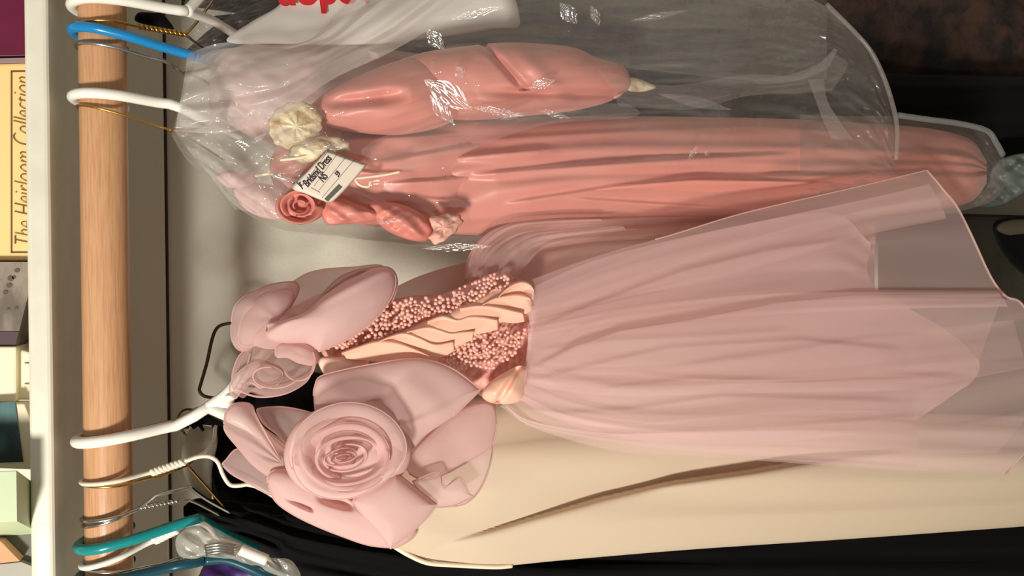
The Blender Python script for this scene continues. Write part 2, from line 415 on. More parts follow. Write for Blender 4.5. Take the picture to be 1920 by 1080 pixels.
t = thing('framed_picture', 'dark teal picture in a cream frame on the shelf', 'picture', W(100, 810, 0.73))
prism('frame', [(-90, 757), (46, 757), (60, 792), (130, 792), (130, 876), (-90, 876)], 0.72, 0.02, principled('frame_paint', rgb(226, 214, 182), 0.45), t, bev=0.001)
prism('picture_sheet', [(-90, 760), (28, 753), (43, 866), (-90, 872)], 0.7185, 0.0012, principled('teal_print', rgb(68, 118, 118), 0.45, col2=rgb(14, 32, 38), nscale=18, stretch=(1, 1, 1.5), nmix=(0.35, 0.62)), t)

t = thing('overhanging_box', 'pale green box jutting out over the front edge of the shelf', 'box', W(100, 930, 0.67))
prism('box_body', [(-120, 886), (28, 882), (25, 978), (-120, 986)], 0.667, 0.16, principled('green_card', rgb(190, 204, 164), 0.5, bump=(80, 0.1, 0.001)), t, shift=-0.42, bev=0.001)
v = t.children[0].data; zmin = min(q.co.z for q in v.vertices)
for q in v.vertices:
    if q.co.z < zmin + 0.012: q.co.z = Zt + 0.0004
t = thing('craft_box', 'dark grey box with a tan paper wedge at the left end of the shelf', 'box', W(100, 1040, 0.71))
prism('box_body', [(-90, 990), (130, 990), (130, 1100), (-90, 1100)], 0.735, 0.12, principled('dark_card', rgb(92, 92, 80), 0.6), t)
prism('paper_wedge', [(-90, 1000), (2, 1016), (37, 1052), (-90, 1066)], 0.722, 0.012, principled('tan_paper', rgb(206, 156, 116), 0.7, bump=(200, 0.4, 0.001)), t)
prism('base_strip', [(-90, 1068), (40, 1054), (60, 1062), (130, 1062), (130, 1076), (-90, 1078)], 0.728, 0.006, principled('grey_strip', rgb(150, 146, 130), 0.5), t)

# ------------------------------------------------------------------ hangers
def hook_pts(py, neck, wr, clear=0.003, extra=None):
    Rh = Rr + wr + clear
    zc = Zr + Rr + wr - Rh
    cross = Wv(198, py, Yr - Rh); nk = Wv(*neck)
    s = (nk[0] - cross[0]) / (nk[2] - cross[2])
    P = []
    for a in np.linspace(208, -12, 34):
        a = math.radians(a); z = zc + Rh * math.sin(a)
        P.append((cross[0] + s * (z - cross[2]), Yr - Rh * math.cos(a), z))
    P = np.array(P); last = P[-1]
    k = 8
    for i in range(1, k + 1):
        f = i / k; e = f * f * (3 - 2 * f)
        z = last[2] + (nk[2] - last[2]) * f
        P = np.vstack([P, (cross[0] + s * (z - cross[2]), last[1] + (nk[1] - last[1]) * e, z)])
    if extra: P = np.vstack([P, np.array([Wv(*e) for e in extra])])
    return P
def twist(a, b, wr, turns, amp):
    a = np.array(Wv(*a)); b = np.array(Wv(*b)); d = (b - a); n = np.cross(d, [0, 1, 0]); n /= np.linalg.norm(n); m = np.cross(d, n); m /= np.linalg.norm(m)
    t_ = np.linspace(0, 1, turns * 12)
    return [(np.array([a + d * q + amp * (math.cos(2 * PI * turns * q + p) * n + math.sin(2 * PI * turns * q + p) * m) for q in t_]), wr) for p in (0, PI)]
def hanger(name, label, mat, py, neck, wr, extra=None, arms=None, tw=None, clear=0.003, group=None):
    t = thing(name, label, 'hanger', (Wv(198, py, Yr)[0], Yr, Zr + Rr), group)
    P = hook_pts(py, neck, wr, clear, extra)
    r = np.ones(len(P)) * wr; r[0] = wr * 0.8
    tube('hook', P, r, mat, t, n=12)
    if tw: tubes('twisted_neck', twist(tw[0], tw[1], wr, tw[2], wr * 1.05), mat, t)
    for a in arms or ():
        Q = px_path(a, 24); tube('shoulder_arm', Q, wr, mat, t, n=10)
    return t
hanger('plastic_hanger', 'white plastic tube hanger at the far right end of the rod', m_plast_w, -3, (352, 21, 0.70), 0.0042, arms=[[(350, 21, .70), (400, -30, .72), (470, -90, .74)], [(350, 21, .70), (400, 40, .74), (450, 70, .78)]])
hanger('wire_hanger', 'brass wire hanger with a twisted neck between the white and blue hangers', m_brass, 38, (268, 50, 0.70), 0.0012, tw=((262, 50, .70), (350, 65, .70), 5), arms=[[(348, 65, .70), (380, 90, .76), (420, 110, .82)], [(348, 65, .70), (370, 40, .74), (400, 0, .8)]])
hanger('plastic_hanger', 'bright blue plastic tube hanger', m_plast_b, 57, (366, 105, 0.70), 0.0040, arms=[[(364, 104, .70), (400, 96, .76), (440, 80, .80)], [(364, 104, .70), (400, 120, .78), (440, 150, .82)]])
hanger('wire_hanger', 'silver wire hanger just below the blue plastic one', m_steel, 85, (305, 113, 0.70), 0.0014, extra=[(325, 125, .71), (342, 138, .72)], arms=[[(342, 138, .72), (380, 150, .77), (430, 190, .82)], [(342, 138, .72), (380, 130, .77), (430, 110, .82)]])
hanger('plastic_hanger', 'white plastic hanger carrying the bagged coral gown', m_plast_w, 176, (318, 195, 0.70), 0.0042, extra=[(345, 204, .70), (368, 217, .705), (392, 224, .71)],
       arms=[[(388, 222, .71), (420, 195, .76), (490, 150, .81)], [(388, 224, .71), (412, 236, .76), (450, 255, .81)]])
hanger('wire_hanger', 'thin brass wire hanger under the white hanger of the coral gown', m_brass, 206, (318, 243, 0.70), 0.0011, arms=[[(318, 243, .70), (360, 262, .74), (420, 300, .79)], [(318, 243, .70), (370, 240, .74), (430, 200, .79)]])
hg = hanger('plastic_hanger', 'white plastic hanger with a notched collar carrying the pink organza dress', m_plast_w, 826, (330, 798, 0.70), 0.0046, extra=[(365, 780, .695), (392, 762, .69)],
       arms=[[(392, 762, .69), (425, 738, .685), (470, 690, .685), (540, 620, .69)], [(392, 764, .69), (440, 786, .68), (490, 812, .68), (590, 880, .68)]])
puff('hanger_collar', [(392, 762), (408, 742), (428, 732), (438, 740), (440, 756), (444, 775), (430, 782), (408, 772)], 0.69, 0.008, m_plast_w, hg, back=0.006, n=32, rings=8)
puff('strap_notch', [(420, 742), (432, 736), (442, 742), (440, 750), (428, 752)], 0.682, 0.006, m_plast_w, hg, back=0.004, n=24, rings=6)
hanger('wire_hanger', 'brass wire hook tucked behind the hook of the pink dress hanger', m_brass, 818, (330, 788, 0.71), 0.0012, extra=[(370, 765, .74)], arms=[[(370, 765, .74), (420, 790, .80), (480, 830, .84)]])
hanger('wire_hanger', 'cream coated wire hanger with twisted neck and notched shoulder beside the rose', m_wirew, 906, (285, 886, 0.70), 0.0017, extra=[(320, 872, .70), (350, 866, .70)], tw=((285, 886, .70), (345, 866, .70), 4),
       arms=[[(345, 866, .70), (370, 857, .70), (392, 856, .70), (408, 866, .70), (418, 890, .70), (430, 908, .70), (445, 911, .70), (480, 912, .70), (560, 960, .72)], [(345, 864, .70), (380, 850, .72), (400, 825, .74), (404, 800, .76)]])
hanger('wire_hanger', 'brass wire hook right under the cream coated wire hanger', m_brass, 913, (300, 893, 0.715), 0.0012, extra=[(350, 872, .73)], arms=[[(350, 872, .73), (400, 830, .80)], [(350, 872, .73), (420, 950, .83)]])
hanger('wire_hanger', 'bright silver wire hanger with a kinked neck above the teal hanger', m_steel, 975, (262, 954, 0.70), 0.0016, extra=[(282, 938, .70), (292, 929, .70), (355, 913, .70)], arms=[[(355, 913, .70), (385, 935, .74), (430, 960, .79)]])
hanger('wire_hanger', 'dull silver wire hanger with a fine twisted neck above the teal hanger', m_steel, 981, (262, 953, 0.70), 0.0011, extra=[(300, 943, .70)], tw=((262, 953, .70), (335, 939, .70), 5), arms=[[(335, 939, .70), (360, 940, .71), (410, 965, .75)]])
hanger('plastic_hanger', 'teal plastic tube hanger', m_plast_t, 1026, (374, 972, 0.70), 0.0042, arms=[[(372, 973, .70), (420, 1000, .75), (480, 1030, .80)]])
hanger('wire_hanger', 'white coated wire hanger with a twisted neck under the teal hanger', m_plast_w, 1056, (285, 1015, 0.70), 0.0023, extra=[(310, 998, .70), (345, 985, .70)], tw=((290, 1012, .70), (330, 992, .70), 3),
       arms=[[(345, 985, .70), (372, 980, .70), (392, 990, .70), (410, 1010, .70), (450, 1024, .70)]])
hanger('wire_hanger', 'thin silver wire hanger at the left end of the rod with a looped neck', m_steel, 1074, (300, 1058, 0.70), 0.0012, extra=[(340, 1044, .70), (378, 1032, .70)], tw=((330, 1047, .70), (376, 1032, .70), 4), arms=[[(376, 1032, .70), (420, 1045, .74), (470, 1075, .77)]])
hanger('plastic_hanger', 'dark teal plastic hanger in the lower left corner holding the purple top', m_plast_dt, 1093, (330, 1062, 0.69), 0.0042, extra=[(385, 1050, .685)],
       arms=[[(385, 1050, .685), (430, 1050, .685), (490, 1075, .685), (560, 1110, .69)]])
# loose wire hanger on the wall side
t = thing('wire_hanger', 'bare dark wire hanger hanging deep against the wall above the black ruffle', 'hanger', W(378, 740, .90))
tube('shoulder_arm', px_path([(470, 618, .92), (445, 607, .92), (425, 607, .92), (408, 614, .92), (398, 635, .92), (388, 680, .92), (377, 718, .92), (374, 732, .92), (382, 742, .92), (400, 746, .92), (440, 752, .92)], 60), 0.0018, m_dark_wire, t)
tube('neck', px_path([(345, 812, .90), (356, 826, .90), (366, 842, .90)], 12), 0.0012, m_dark_wire, t)
tube('hook', px_path([(345, 812, .90), (333, 795, .9), (336, 778, .88), (348, 768, .87), (366, 768, .86), (380, 762, .86)], 30), 0.0012, m_dark_wire, t)

# ------------------------------------------------------------------ dark clothes behind
BK = 'dark clothes'
o = loft('black_dress', [(394, 812, 900, .95, .01), (402, 780, 940, .95, .02), (430, 730, 985, .95, .028), (500, 690, 1040, .95, .03), (560, 695, 1090, .95, .03), (800, 720, 1120, .95, .03), (1300, 770, 1150, .95, .03), (1950, 880, 1200, .95, .03)],
         m_black, fold=(7, .003, .007), seed=4, crumple=.004)
tag(o, 'black dress hanging behind the pink organza dress', 'dress')
o = loft('black_coat', [(344, 950, 968, .86, .008), (356, 940, 975, .86, .012), (372, 934, 986, .86, .02), (400, 936, 1004, .86, .025), (450, 940, 1022, .87, .03), (520, 948, 1052, .87, .03), (580, 955, 1095, .87, .03), (900, 990, 1160, .87, .03), (1400, 980, 1190, .87, .03), (1980, 960, 1210, .87, .03)],
         m_black, fold=(5, .003, .007), seed=8, crumple=.003)
tag(o, 'long black coat filling the lower left below the cream gown', 'coat')
t = thing('black_ruffle', 'small black feathery ruffle tuft beside the neck of the white hanger', 'ruffle', W(390, 765, .84))
r = random.Random(5); lst = []
for k in range(46):
    a = r.uniform(348, 450); b = 800 - (a - 348) * 0.42 + r.uniform(-12, 12); c = r.uniform(-12, 14); d = r.uniform(-16, 10)
    lst.append((px_path([(a, b, .84 + r.uniform(-.01, .02)), (a + c * .5, b + d * .4 - 4, .83), (a + c, b + d, .84)], 7), 0.0018))
tubes('feather_strand', lst, m_black, t, n=5)['kind'] = 'stuff'
puff('tuft_core', [(350, 792), (372, 770), (410, 750), (460, 738), (480, 750), (460, 780), (430, 798), (385, 797)], .845, .008, m_black, t, back=.01, n=32, rings=8, wr=.003, wf=6)
o = puff('grey_blouse', [(345, 830), (362, 800), (400, 802), (408, 830), (398, 880), (396, 950), (385, 935), (350, 900), (340, 860)], .875, .012, principled('grey_blouse_cloth', rgb(196, 194, 176), .7), back=.01, wr=.004)
tag(o, 'pale grey blouse shoulder peeking out above the black coat', 'blouse')

t = thing('black_gown', 'black gown hanging behind the bagged coral gown', 'gown', W(700, 200, .86))
loft('gown_body', [(400, 30, 90, .88, .01), (460, 20, 180, .88, .02), (600, -30, 260, .88, .025), (900, 20, 260, .88, .03), (1200, 80, 290, .88, .03), (1500, 128, 330, .88, .03), (1700, 140, 360, .88, .03), (1960, 140, 350, .88, .03), (2100, 140, 350, .88, .03)], m_black, t, fold=(6, .003, .007), seed=31, crumple=.004)
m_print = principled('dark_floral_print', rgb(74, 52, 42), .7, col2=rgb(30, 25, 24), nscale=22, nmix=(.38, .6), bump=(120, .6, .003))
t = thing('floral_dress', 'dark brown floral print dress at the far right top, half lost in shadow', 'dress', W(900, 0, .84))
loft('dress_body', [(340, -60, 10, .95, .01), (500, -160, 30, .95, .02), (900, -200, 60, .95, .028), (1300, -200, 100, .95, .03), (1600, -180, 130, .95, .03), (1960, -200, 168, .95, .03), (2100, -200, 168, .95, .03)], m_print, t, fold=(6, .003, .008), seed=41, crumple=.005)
o = puff('velvet_shoulder', [(253, 32), (262, 23), (290, 24), (305, 26), (325, 50), (322, 56), (300, 52), (258, 42)], .76, .008, m_black, back=.006, n=32, rings=8)
tag(o, 'black velvet shoulder pad hanging between the first white hanger and the brass wire', 'shoulder pad')
o = loft('grey_jacket', [(352, 92, 108, .825, .006), (400, 50, 110, .825, .015), (470, 10, 120, .825, .02), (560, -20, 130, .825, .02), (760, -30, 140, .825, .02), (1000, 20, 180, .825, .02), (1180, 50, 190, .825, .02)], principled('charcoal_cloth', rgb(58, 48, 46), .8), fold=(5, .002, .006), seed=51)
tag(o, 'charcoal jacket between the blue hanger and the white paper cape', 'jacket')

# ------------------------------------------------------------------ lower-left purple top and its plastic clip
t = thing('purple_top', 'deep purple satin top in the bottom left corner', 'top', W(450, 1070, .72))
puff('top_body', [(375, 1075), (395, 1050), (430, 1040), (480, 1050), (540, 1075), (600, 1110), (620, 1150), (360, 1150)], .72, .03, principled('purple_satin', rgb(58, 28, 92), .4), t, back=.02, wr=.008, wf=5)
puff('teal_trim', [(425, 1042), (470, 1040), (520, 1062), (575, 1095), (560, 1105), (500, 1080), (450, 1056)], .705, .008, principled('teal_satin', rgb(10, 70, 80), .4), t, back=.004, wr=.003)
t = thing('plastic_cover', 'small crumpled clear plastic cover over the purple top', 'plastic cover', W(450, 1030, .69))
puff('film', [(330, 1010), (352, 990), (385, 985), (405, 1000), (425, 1020), (500, 1045), (545, 1050), (565, 1085), (540, 1090), (470, 1060), (400, 1045), (360, 1050), (335, 1040)], .69, .014, film('clear_wrap', .45, (0.8, 0.8, 0.7, 1), .22, .15, 30, .8), t, wr=.008, wf=7)
for k in range(4): tube('clip_ridge', px_path([(384 + k, 1024 + k * 5, .675), (410, 1020 + k * 5, .672), (442, 1024 + k * 5, .675)], 12), .0014, m_steel, t)
box_c = px_path([(450, 1030, .676), (475, 1040, .676), (500, 1050, .676)], 10)
tube('white_strip', box_c, .0045, m_plast_w, t)

# ------------------------------------------------------------------ cream gown behind the pink dress
def crease(px, py):
    line = np.interp(px, [640, 860, 1000, 1130, 1260, 1400, 1500, 1600, 2200], [1100, 1010, 968, 930, 900, 880, 862, 850, 800])
    s = line - py
    w_ = np.interp(px, [850, 1100, 1400, 1600], [14, 24, 30, 20])
    amp = np.interp(px, [800, 950, 1300, 1550, 1700], [0, .013, .028, .018, 0])
    d = np.where(s > 0, -np.exp(-(np.maximum(s, 0) / (w_ * 2.2)) ** 1.3), -np.exp(-np.maximum(-s, 0) / 5.0))
    return amp * d
t = thing('cream_gown', 'long plain cream gown with one diagonal fold behind the pink organza dress', 'gown', W(1200, 950, .78))
loft('gown_body', [(640, 880, 930, .765, .012), (700, 820, 1003, .77, .02), (760, 775, 1034, .775, .03), (830, 750, 1056, .78, .035), (925, 735, 1062, .78, .04), (1060, 728, 1050, .78, .042), (1300, 735, 1030, .78, .045), (1600, 760, 1010, .78, .05), (1920, 790, 987, .78, .055), (2200, 800, 965, .78, .055)],
     m_cream, t, nu=220, nv=260, fold=(2.2, .001, .006), seed=77, crumple=.0012, cf=(1, 2), fn=crease)
tube('bright_piping', px_path([(735, 1022, .775), (765, 1040, .772), (800, 1055, .77), (840, 1059, .77), (925, 1063, .772), (960, 1061, .774)], 40), .0022, principled('ivory_satin', rgb(246, 234, 206), .3), t)

# ------------------------------------------------------------------ coral satin gown
t = thing('coral_gown', 'coral pink satin gown with puffed sleeves inside a clear garment bag', 'gown', W(388, 222, .74))
loft('gown_skirt', [(790, 240, 430, .715, .02), (860, 226, 440, .715, .034), (960, 222, 440, .715, .042), (1100, 218, 424, .715, .046), (1300, 219, 416, .715, .05), (1500, 224, 412, .715, .05), (1650, 233, 405, .715, .05), (1750, 242, 394, .715, .046), (1820, 262, 378, .715, .036), (1850, 300, 345, .715, .016)],
     m_coral, t, nu=200, nv=220, fold=(3.2, .002, .007), seed=12, crumple=.002, cf=(0.3, 2.2),
     fn=creases([([(880, 330), (1100, 312), (1300, 298), (1500, 290)], .010, 5, 26), ([(940, 385), (1150, 352), (1300, 338), (1560, 345)], .009, 5, 22), ([(1050, 372), (1250, 385), (1480, 398)], .007, 4, 14), ([(900, 265), (1100, 252), (1400, 238), (1620, 250)], .007, 7, 24), ([(1400, 330), (1550, 330), (1750, 320)], .006, 5, 20), ([(820, 300), (900, 292), (1050, 278)], .007, 4, 16)]))
puff('bodice', [(540, 250), (600, 215), (700, 225), (800, 232), (900, 225), (960, 300), (940, 420), (880, 440), (800, 430), (700, 425), (600, 405), (530, 370), (505, 310)], .705, .032, m_coral, t, back=.03, seed=5, wr=.003, wf=3, n=160, rings=90,
     dent=creases([([(700, 305), (800, 290), (950, 262)], .006, 4, 18), ([(720, 345), (820, 340), (950, 322)], .006, 4, 16), ([(640, 350), (720, 385), (800, 420)], .006, 4, 14), ([(780, 372), (860, 378), (950, 402)], .006, 4, 14), ([(600, 260), (700, 262), (860, 250)], .005, 5, 14), ([(620, 315), (700, 325), (780, 322)], .004, 4, 10)]))
def sl(px, py):
    return -.012 * np.exp(-(((py - 196 + (px - 600) * .12) / 12) ** 2)) * np.clip((px - 600) / 60, 0, 1) * np.clip((770 - px) / 50, 0, 1)
puff('puffed_sleeve', [(580, 212), (590, 190), (630, 162), (700, 130), (760, 112), (820, 122), (862, 155), (872, 195), (840, 232), (760, 252), (680, 250), (620, 238)], .675, .030, m_coral, t, back=.03, seed=9, wr=.0015, wf=2.5, n=120, rings=60, dent=sl)
def sl2(px, py):
    return (-.010 * np.exp(-((px - 905 - (py - 80) * .9) / 9) ** 2) * (py < 170) - .010 * np.exp(-((py - 172 - (px - 900) * .02) / 9) ** 2) * np.clip((px - 900) / 60, 0, 1)
            + .004 * np.exp(-((px - 960 - (py - 80) * .9) / 22) ** 2))
puff('puffed_sleeve', [(740, 128), (780, 102), (860, 88), (940, 80), (1020, 82), (1080, 90), (1120, 108), (1165, 122), (1182, 150), (1165, 180), (1090, 205), (980, 218), (860, 225), (790, 200)], .685, .034, m_coral, t, back=.03, seed=14, wr=.002, wf=2.5, n=120, rings=60, power=3, dent=sl2)
def scallop(pts, k, a):
    O = catmull(pts, k * 6, closed=True); c_ = O.mean(0); t_ = np.arange(len(O)); return [tuple(v) for v in c_ + (O - c_) * (1 + a * np.sin(2 * PI * t_ / 6))[:, None]]
puff('lace_collar', scallop([(504, 232), (515, 208), (538, 194), (566, 190), (590, 200), (604, 225), (602, 245), (590, 262), (572, 275), (550, 280), (525, 275), (508, 258)], 13, .035), .655, .006, m_lace, t, back=.004, wr=.0022, wf=7, radial=.0016, n=110, rings=24)
puff('lace_collar', scallop([(570, 262), (600, 255), (640, 260), (656, 274), (650, 288), (620, 284), (600, 300), (560, 305), (540, 285)], 11, .04), .652, .007, m_lace, t, back=.003, wr=.002, wf=9, radial=0, n=90, rings=20)
puff('lace_frill', scallop([(804, 410), (830, 402), (856, 402), (868, 412), (858, 430), (838, 448), (820, 458), (803, 448), (812, 430)], 9, .06), .655, .008, principled('pink_lace', rgb(236, 190, 170), .6, col2=rgb(214, 150, 130), nscale=140, bump=(150, .8, .002)), t, back=.003, wr=.003, wf=9, radial=.001, rf=9, n=90, rings=20)
puff('lace_frill', [(1172, 150), (1190, 146), (1222, 158), (1230, 165), (1205, 172), (1178, 170)], .70, .006, m_lace, t, back=.003, wr=.002, wf=14, n=60, rings=12)
def rosette(cx, cy, rx, ry, Yc, mat, parent, rot=0, n=5, name='rosette'):
    c0 = puff(name, [(cx + rx * math.cos(a + rot) * (1 + .08 * math.sin(3 * a)), cy + ry * math.sin(a + rot)) for a in np.linspace(0, 2 * PI, 11)[:-1]], Yc, .010, mat, parent, back=.006, wr=.003, wf=8, n=60, rings=18)
    for k in range(n):
        f = 1 - k / (n + .6); a0 = rot + k * 2.1
        G = []
        for a in np.linspace(a0, a0 + 3.9, 26):
            row = []
            for h in np.linspace(0, 1, 7):
                q = f * (.70 + .26 * h ** 2)
                row.append((cx + rx * q * math.cos(a), cy + ry * q * math.sin(a), Yc - .007 - .006 * (1 - f) - .008 * h * math.sin((a - a0) / 3.9 * PI) ** .5))
            G.append(row)
        G = np.array(G); grid_obj('rosette_petal', Wv(G[..., 0], G[..., 1], G[..., 2]), mat, c0, thick=.0006)
rosette(562, 385, 46, 36, .66, m_coral2, t)
puff('satin_bow', [(600, 372), (640, 372), (690, 390), (720, 400), (700, 415), (650, 420), (610, 418)], .662, .014, m_coral2, t, back=.01, wr=.004, wf=8, n=70, rings=24)
puff('satin_bow', [(690, 385), (740, 380), (790, 400), (812, 430), (800, 452), (760, 448), (715, 425)], .662, .016, m_coral2, t, back=.01, wr=.005, wf=8, n=70, rings=24, seed=3)
for pts in ([(440, 352), (480, 342), (530, 356), (548, 392), (530, 412), (480, 404), (448, 380)], [(405, 330), (440, 318), (480, 330), (470, 350), (430, 352)]):
    puff('organza_bow', pts, .69, .012, m_org_d, t, back=.01, wr=.004, wf=6)
for k, pts in enumerate(([(525, 300), (560, 296), (600, 288), (620, 300)], [(650, 335), (680, 333), (720, 328), (750, 322)], [(660, 325), (672, 345), (690, 350), (695, 340)], [(478, 330), (505, 326), (530, 330)])):
    tube('pearl_string', px_path([(a, b, .648) for a, b in pts], 24), .0011, principled('pearl_string_mat', rgb(245, 225, 195), .25, coat=.4), t)

# pale pink dress and paper cape in the same bag
o = loft('pale_pink_dress', [(392, 105, 200, .775, .01), (420, 95, 225, .77, .02), (480, 80, 262, .77, .028), (560, 75, 300, .77, .03), (700, 90, 280, .77, .03), (860, 110, 240, .77, .02)], principled('pale_pink_satin', rgb(222, 186, 180), .5), fold=(4, .001, .005), seed=61, crumple=.003)
tag(o, 'pale pink dress bodice seen through milky plastic left of the coral sleeves', 'dress')
q = [(426, 78), (470, 42), (525, 8), (560, -50), (900, -60), (975, 40), (920, 55), (760, 78), (640, 84), (520, 82)]
t = thing('paper_cape', 'white paper hanger cape printed with red letters', 'paper cape', W(600, 20, .735))
puff('paper', q, .735, .004, m_paper, t, n=90, rings=14, thick=.0006, wr=.001)
xa = Wv(640, 20, .73) - Wv(520, 24, .73); ya = Wv(520, 0, .73) - Wv(520, 24, .73)
text('printed_letters', 'uopov', 0.034, m_red, t, W(520, 9, .7275), xa, ya, bold=.0010)

# garment tag
t = thing('garment_tag', 'white ruled cardboard tag with handwriting pinned to the coral gown', 'tag', W(610, 330, .64))
Yt = .640
cor = [(610, 283), (687, 309), (632, 370), (617, 379), (603, 375), (548, 350)]
puff('tag_card', [(548, 351), (579, 317), (610, 284), (616, 282), (650, 295), (683, 306), (687, 310), (660, 342), (630, 373), (618, 379), (604, 376), (575, 364)], Yt, .0006, principled('tag_card_stock', rgb(232, 216, 198), .7), t, back=.0006, n=96, rings=8, power=8)
def tagline(a, b): 
    Q = px_path([(a[0], a[1], Yt - .0008), (b[0], b[1], Yt - .0008)], 3); tube('ruled_line', Q, .00016, m_ink, t, n=5)
tagline((573, 341), (616, 282)); tagline((589, 349), (632, 289)); tagline((598, 357), (649, 294)); tagline((603, 372), (665, 299)); tagline((583, 352), (600, 361))
ta = Wv(600, 300, Yt) - Wv(560, 347, Yt); tb = Wv(548, 337, Yt) - Wv(560, 347, Yt)
def hand(s, x, y, size, L=None):
    o = text('handwriting', s, size, m_ink, t, W(x, y, Yt - .0010), ta, tb, shear=.2, extrude=.0001, bold=.00012, sx=.56)
hand('Jr.', 564, 352, .0075); hand('Bridsmd Dress', 577, 352, .0088); hand('NS', 606, 343, .0088); hand('59', 634, 333, .0062)
q = [(608, 373), (635, 345), (642, 351), (615, 378)]
Vq = [Wv(a, b, Yt - .0009) for a, b in q]
mesh('printed_block', Vq + [v + np.array([0, .0004, 0]) for v in Vq], [(0, 1, 2, 3), (7, 6, 5, 4), (0, 4, 5, 1), (1, 5, 6, 2), (2, 6, 7, 3), (3, 7, 4, 0)], principled('printed_grey', rgb(92, 94, 84), .7), t, smooth=False)
tube('pin', px_path([(512, 329, .646), (535, 336, .645), (552, 343, .643)], 10), .0009, m_steel, t)

# ------------------------------------------------------------------ garment bags
t = thing('garment_bag', 'clear crinkled plastic garment bag around the coral gown', 'garment bag', W(330, 245, .70))
loft('bag_film', [(322, 246, 254, .705, .006), (340, 190, 285, .71, .015), (362, 130, 312, .71, .025), (400, 100, 338, .71, .035), (450, 88, 392, .71, .045), (520, 86, 428, .71, .055), (580, 74, 438, .71, .06), (640, 30, 444, .71, .062), (800, -28, 463, .71, .066), (920, -35, 464, .71, .068), (1100, -40, 442, .71, .07), (1300, -36, 425, .71, .07), (1480, -14, 418, .71, .07), (1560, 20, 412, .71, .068), (1620, 74, 408, .71, .066), (1655, 140, 404, .71, .064), (1680, 235, 395, .71, .06)],
     m_film, t, nu=240, nv=200, fold=(7, .002, .005), seed=21, crumple=.004, cf=(2, 9), caps=False)
def glint_patch(x0, y0, x1, y1, w, Y, seed, mat=None, par=None):
    dx, dy = x1 - x0, y1 - y0; L = math.hypot(dx, dy); nx, ny = -dy / L * w / 2, dx / L * w / 2
    rw = [[(x0 + nx * k * .1, y0 + ny * k * .1, Y), ((x0 + x1) / 2 + nx * k * 1.3, (y0 + y1) / 2 + ny * k * 1.3, Y - .0008 * (1 - k * k)), (x1 + nx * k * .1, y1 + ny * k * .1, Y)] for k in (-1, -.3, .3, 1)]
    cx_, cy_ = (x0 + x1) / 2, (y0 + y1) / 2
    rw = [[(a, b, c + .00043 * (.48 * (b - cy_) - .37 * (a - cx_))) for a, b, c in r_] for r_ in rw]   # extra glossy patch added for a glint, tilted to mirror the lamp into view
    return sheet('film_glint', rw, mat or m_glint, par or t, nu=60, nv=40, crumple=.00035, cf=(1.5, 4.5), seed=seed)
m_fold = film('folded_film', .10, (.78, .72, .66, 1), .08, .15, 12, .6)
m_fold2 = film('folded_milky_film', .24, (.80, .74, .70, 1), .08, .15, 12, .6)
m_glint = film('glint_film', .03, (0.85, .8, .76, 1), .4, .20, 220, .05)
for q in ((796, 150, 885, 205, 36, .640, 1), (855, 125, 868, 145, 18, .642, 2), (990, 165, 1040, 150, 16, .644, 3), (1005, 205, 1070, 222, 10, .643, 4), (800, 55, 832, 92, 22, .645, 5), (838, 38, 950, 12, 12, .65, 6), (1050, 6, 1082, 44, 24, .65, 7), (1290, 300, 1310, 272, 8, .645, 8), (1320, 284, 1330, 290, 8, .645, 9), (790, 466, 920, 462, 12, .66, 10), (500, 325, 556, 342, 7, .64, 11), (575, 285, 655, 275, 10, .642, 12), (880, 200, 985, 218, 12, .643, 13), (1108, 10, 1124, 48, 14, .65, 14), (806, 178, 850, 232, 22, .640, 15), (690, 96, 712, 110, 9, .63, 16), (1235, 176, 1372, 206, 16, .648, 17), (548, 150, 520, 165, 9, .62, 18), (936, 225, 990, 210, 8, .645, 19), (700, 420, 760, 412, 6, .645, 20), (470, 270, 500, 250, 8, .63, 21), (1180, 40, 1290, 20, 10, .65, 22)):
    glint_patch(*q[:6], q[6])
sheet('bag_fold', [[(1120, 130, .66), (1250, 160, .655), (1400, 140, .655), (1500, 140, .655), (1560, 100, .66)], [(1150, 175, .655), (1260, 185, .65), (1400, 165, .65), (1520, 150, .65), (1590, 120, .655)], [(1160, 200, .655), (1300, 205, .65), (1400, 180, .65), (1500, 175, .65), (1560, 170, .655)]], m_fold, t, nu=60, nv=30, crumple=.002, cf=(1, 4), seed=5)
sheet('bag_fold', [[(700, 262, .65), (850, 215, .648), (1000, 190, .648), (1180, 195, .65)], [(680, 290, .645), (850, 240, .643), (1000, 215, .643), (1200, 212, .648)], [(760, 320, .65), (880, 280, .648), (1020, 235, .648), (1180, 222, .65)]], m_fold, t, nu=60, nv=30, crumple=.002, cf=(1, 4), seed=6)
sheet('bag_fold', [[(352, 140, .655), (390, 98, .655), (460, 90, .655), (560, 100, .66)], [(340, 200, .65), (400, 180, .645), (480, 170, .645), (560, 170, .65)], [(335, 236, .65), (400, 240, .645), (500, 225, .645), (580, 200, .65)]], m_fold2, t, nu=60, nv=40, crumple=.003, cf=(1, 4), seed=7)
hem = px_path([(1550, 8, .65), (1600, 58, .65), (1632, 95, .648), (1655, 140, .646), (1672, 190, .645), (1682, 240, .645), (1680, 300, .645)], 50)
m_edge = film('polythene_edge', .22, (0.6, 0.56, 0.50, 1), .05, .3)
tube('bag_hem', hem, .0022, m_edge, t)
sheet('bag_pleat', [[(1410, 150, .64), (1480, 140, .64), (1535, 118, .64), (1565, 90, .64)], [(1420, 158, .636), (1490, 152, .636), (1548, 130, .636), (1570, 95, .636)]], m_edge, t, nu=40, nv=8)
sheet('bag_pleat', [[(1515, 150, .638), (1530, 190, .638), (1545, 230, .638), (1560, 260, .638)], [(1545, 148, .635), (1552, 190, .635), (1580, 235, .635), (1600, 262, .635)]], m_edge, t, nu=40, nv=8)
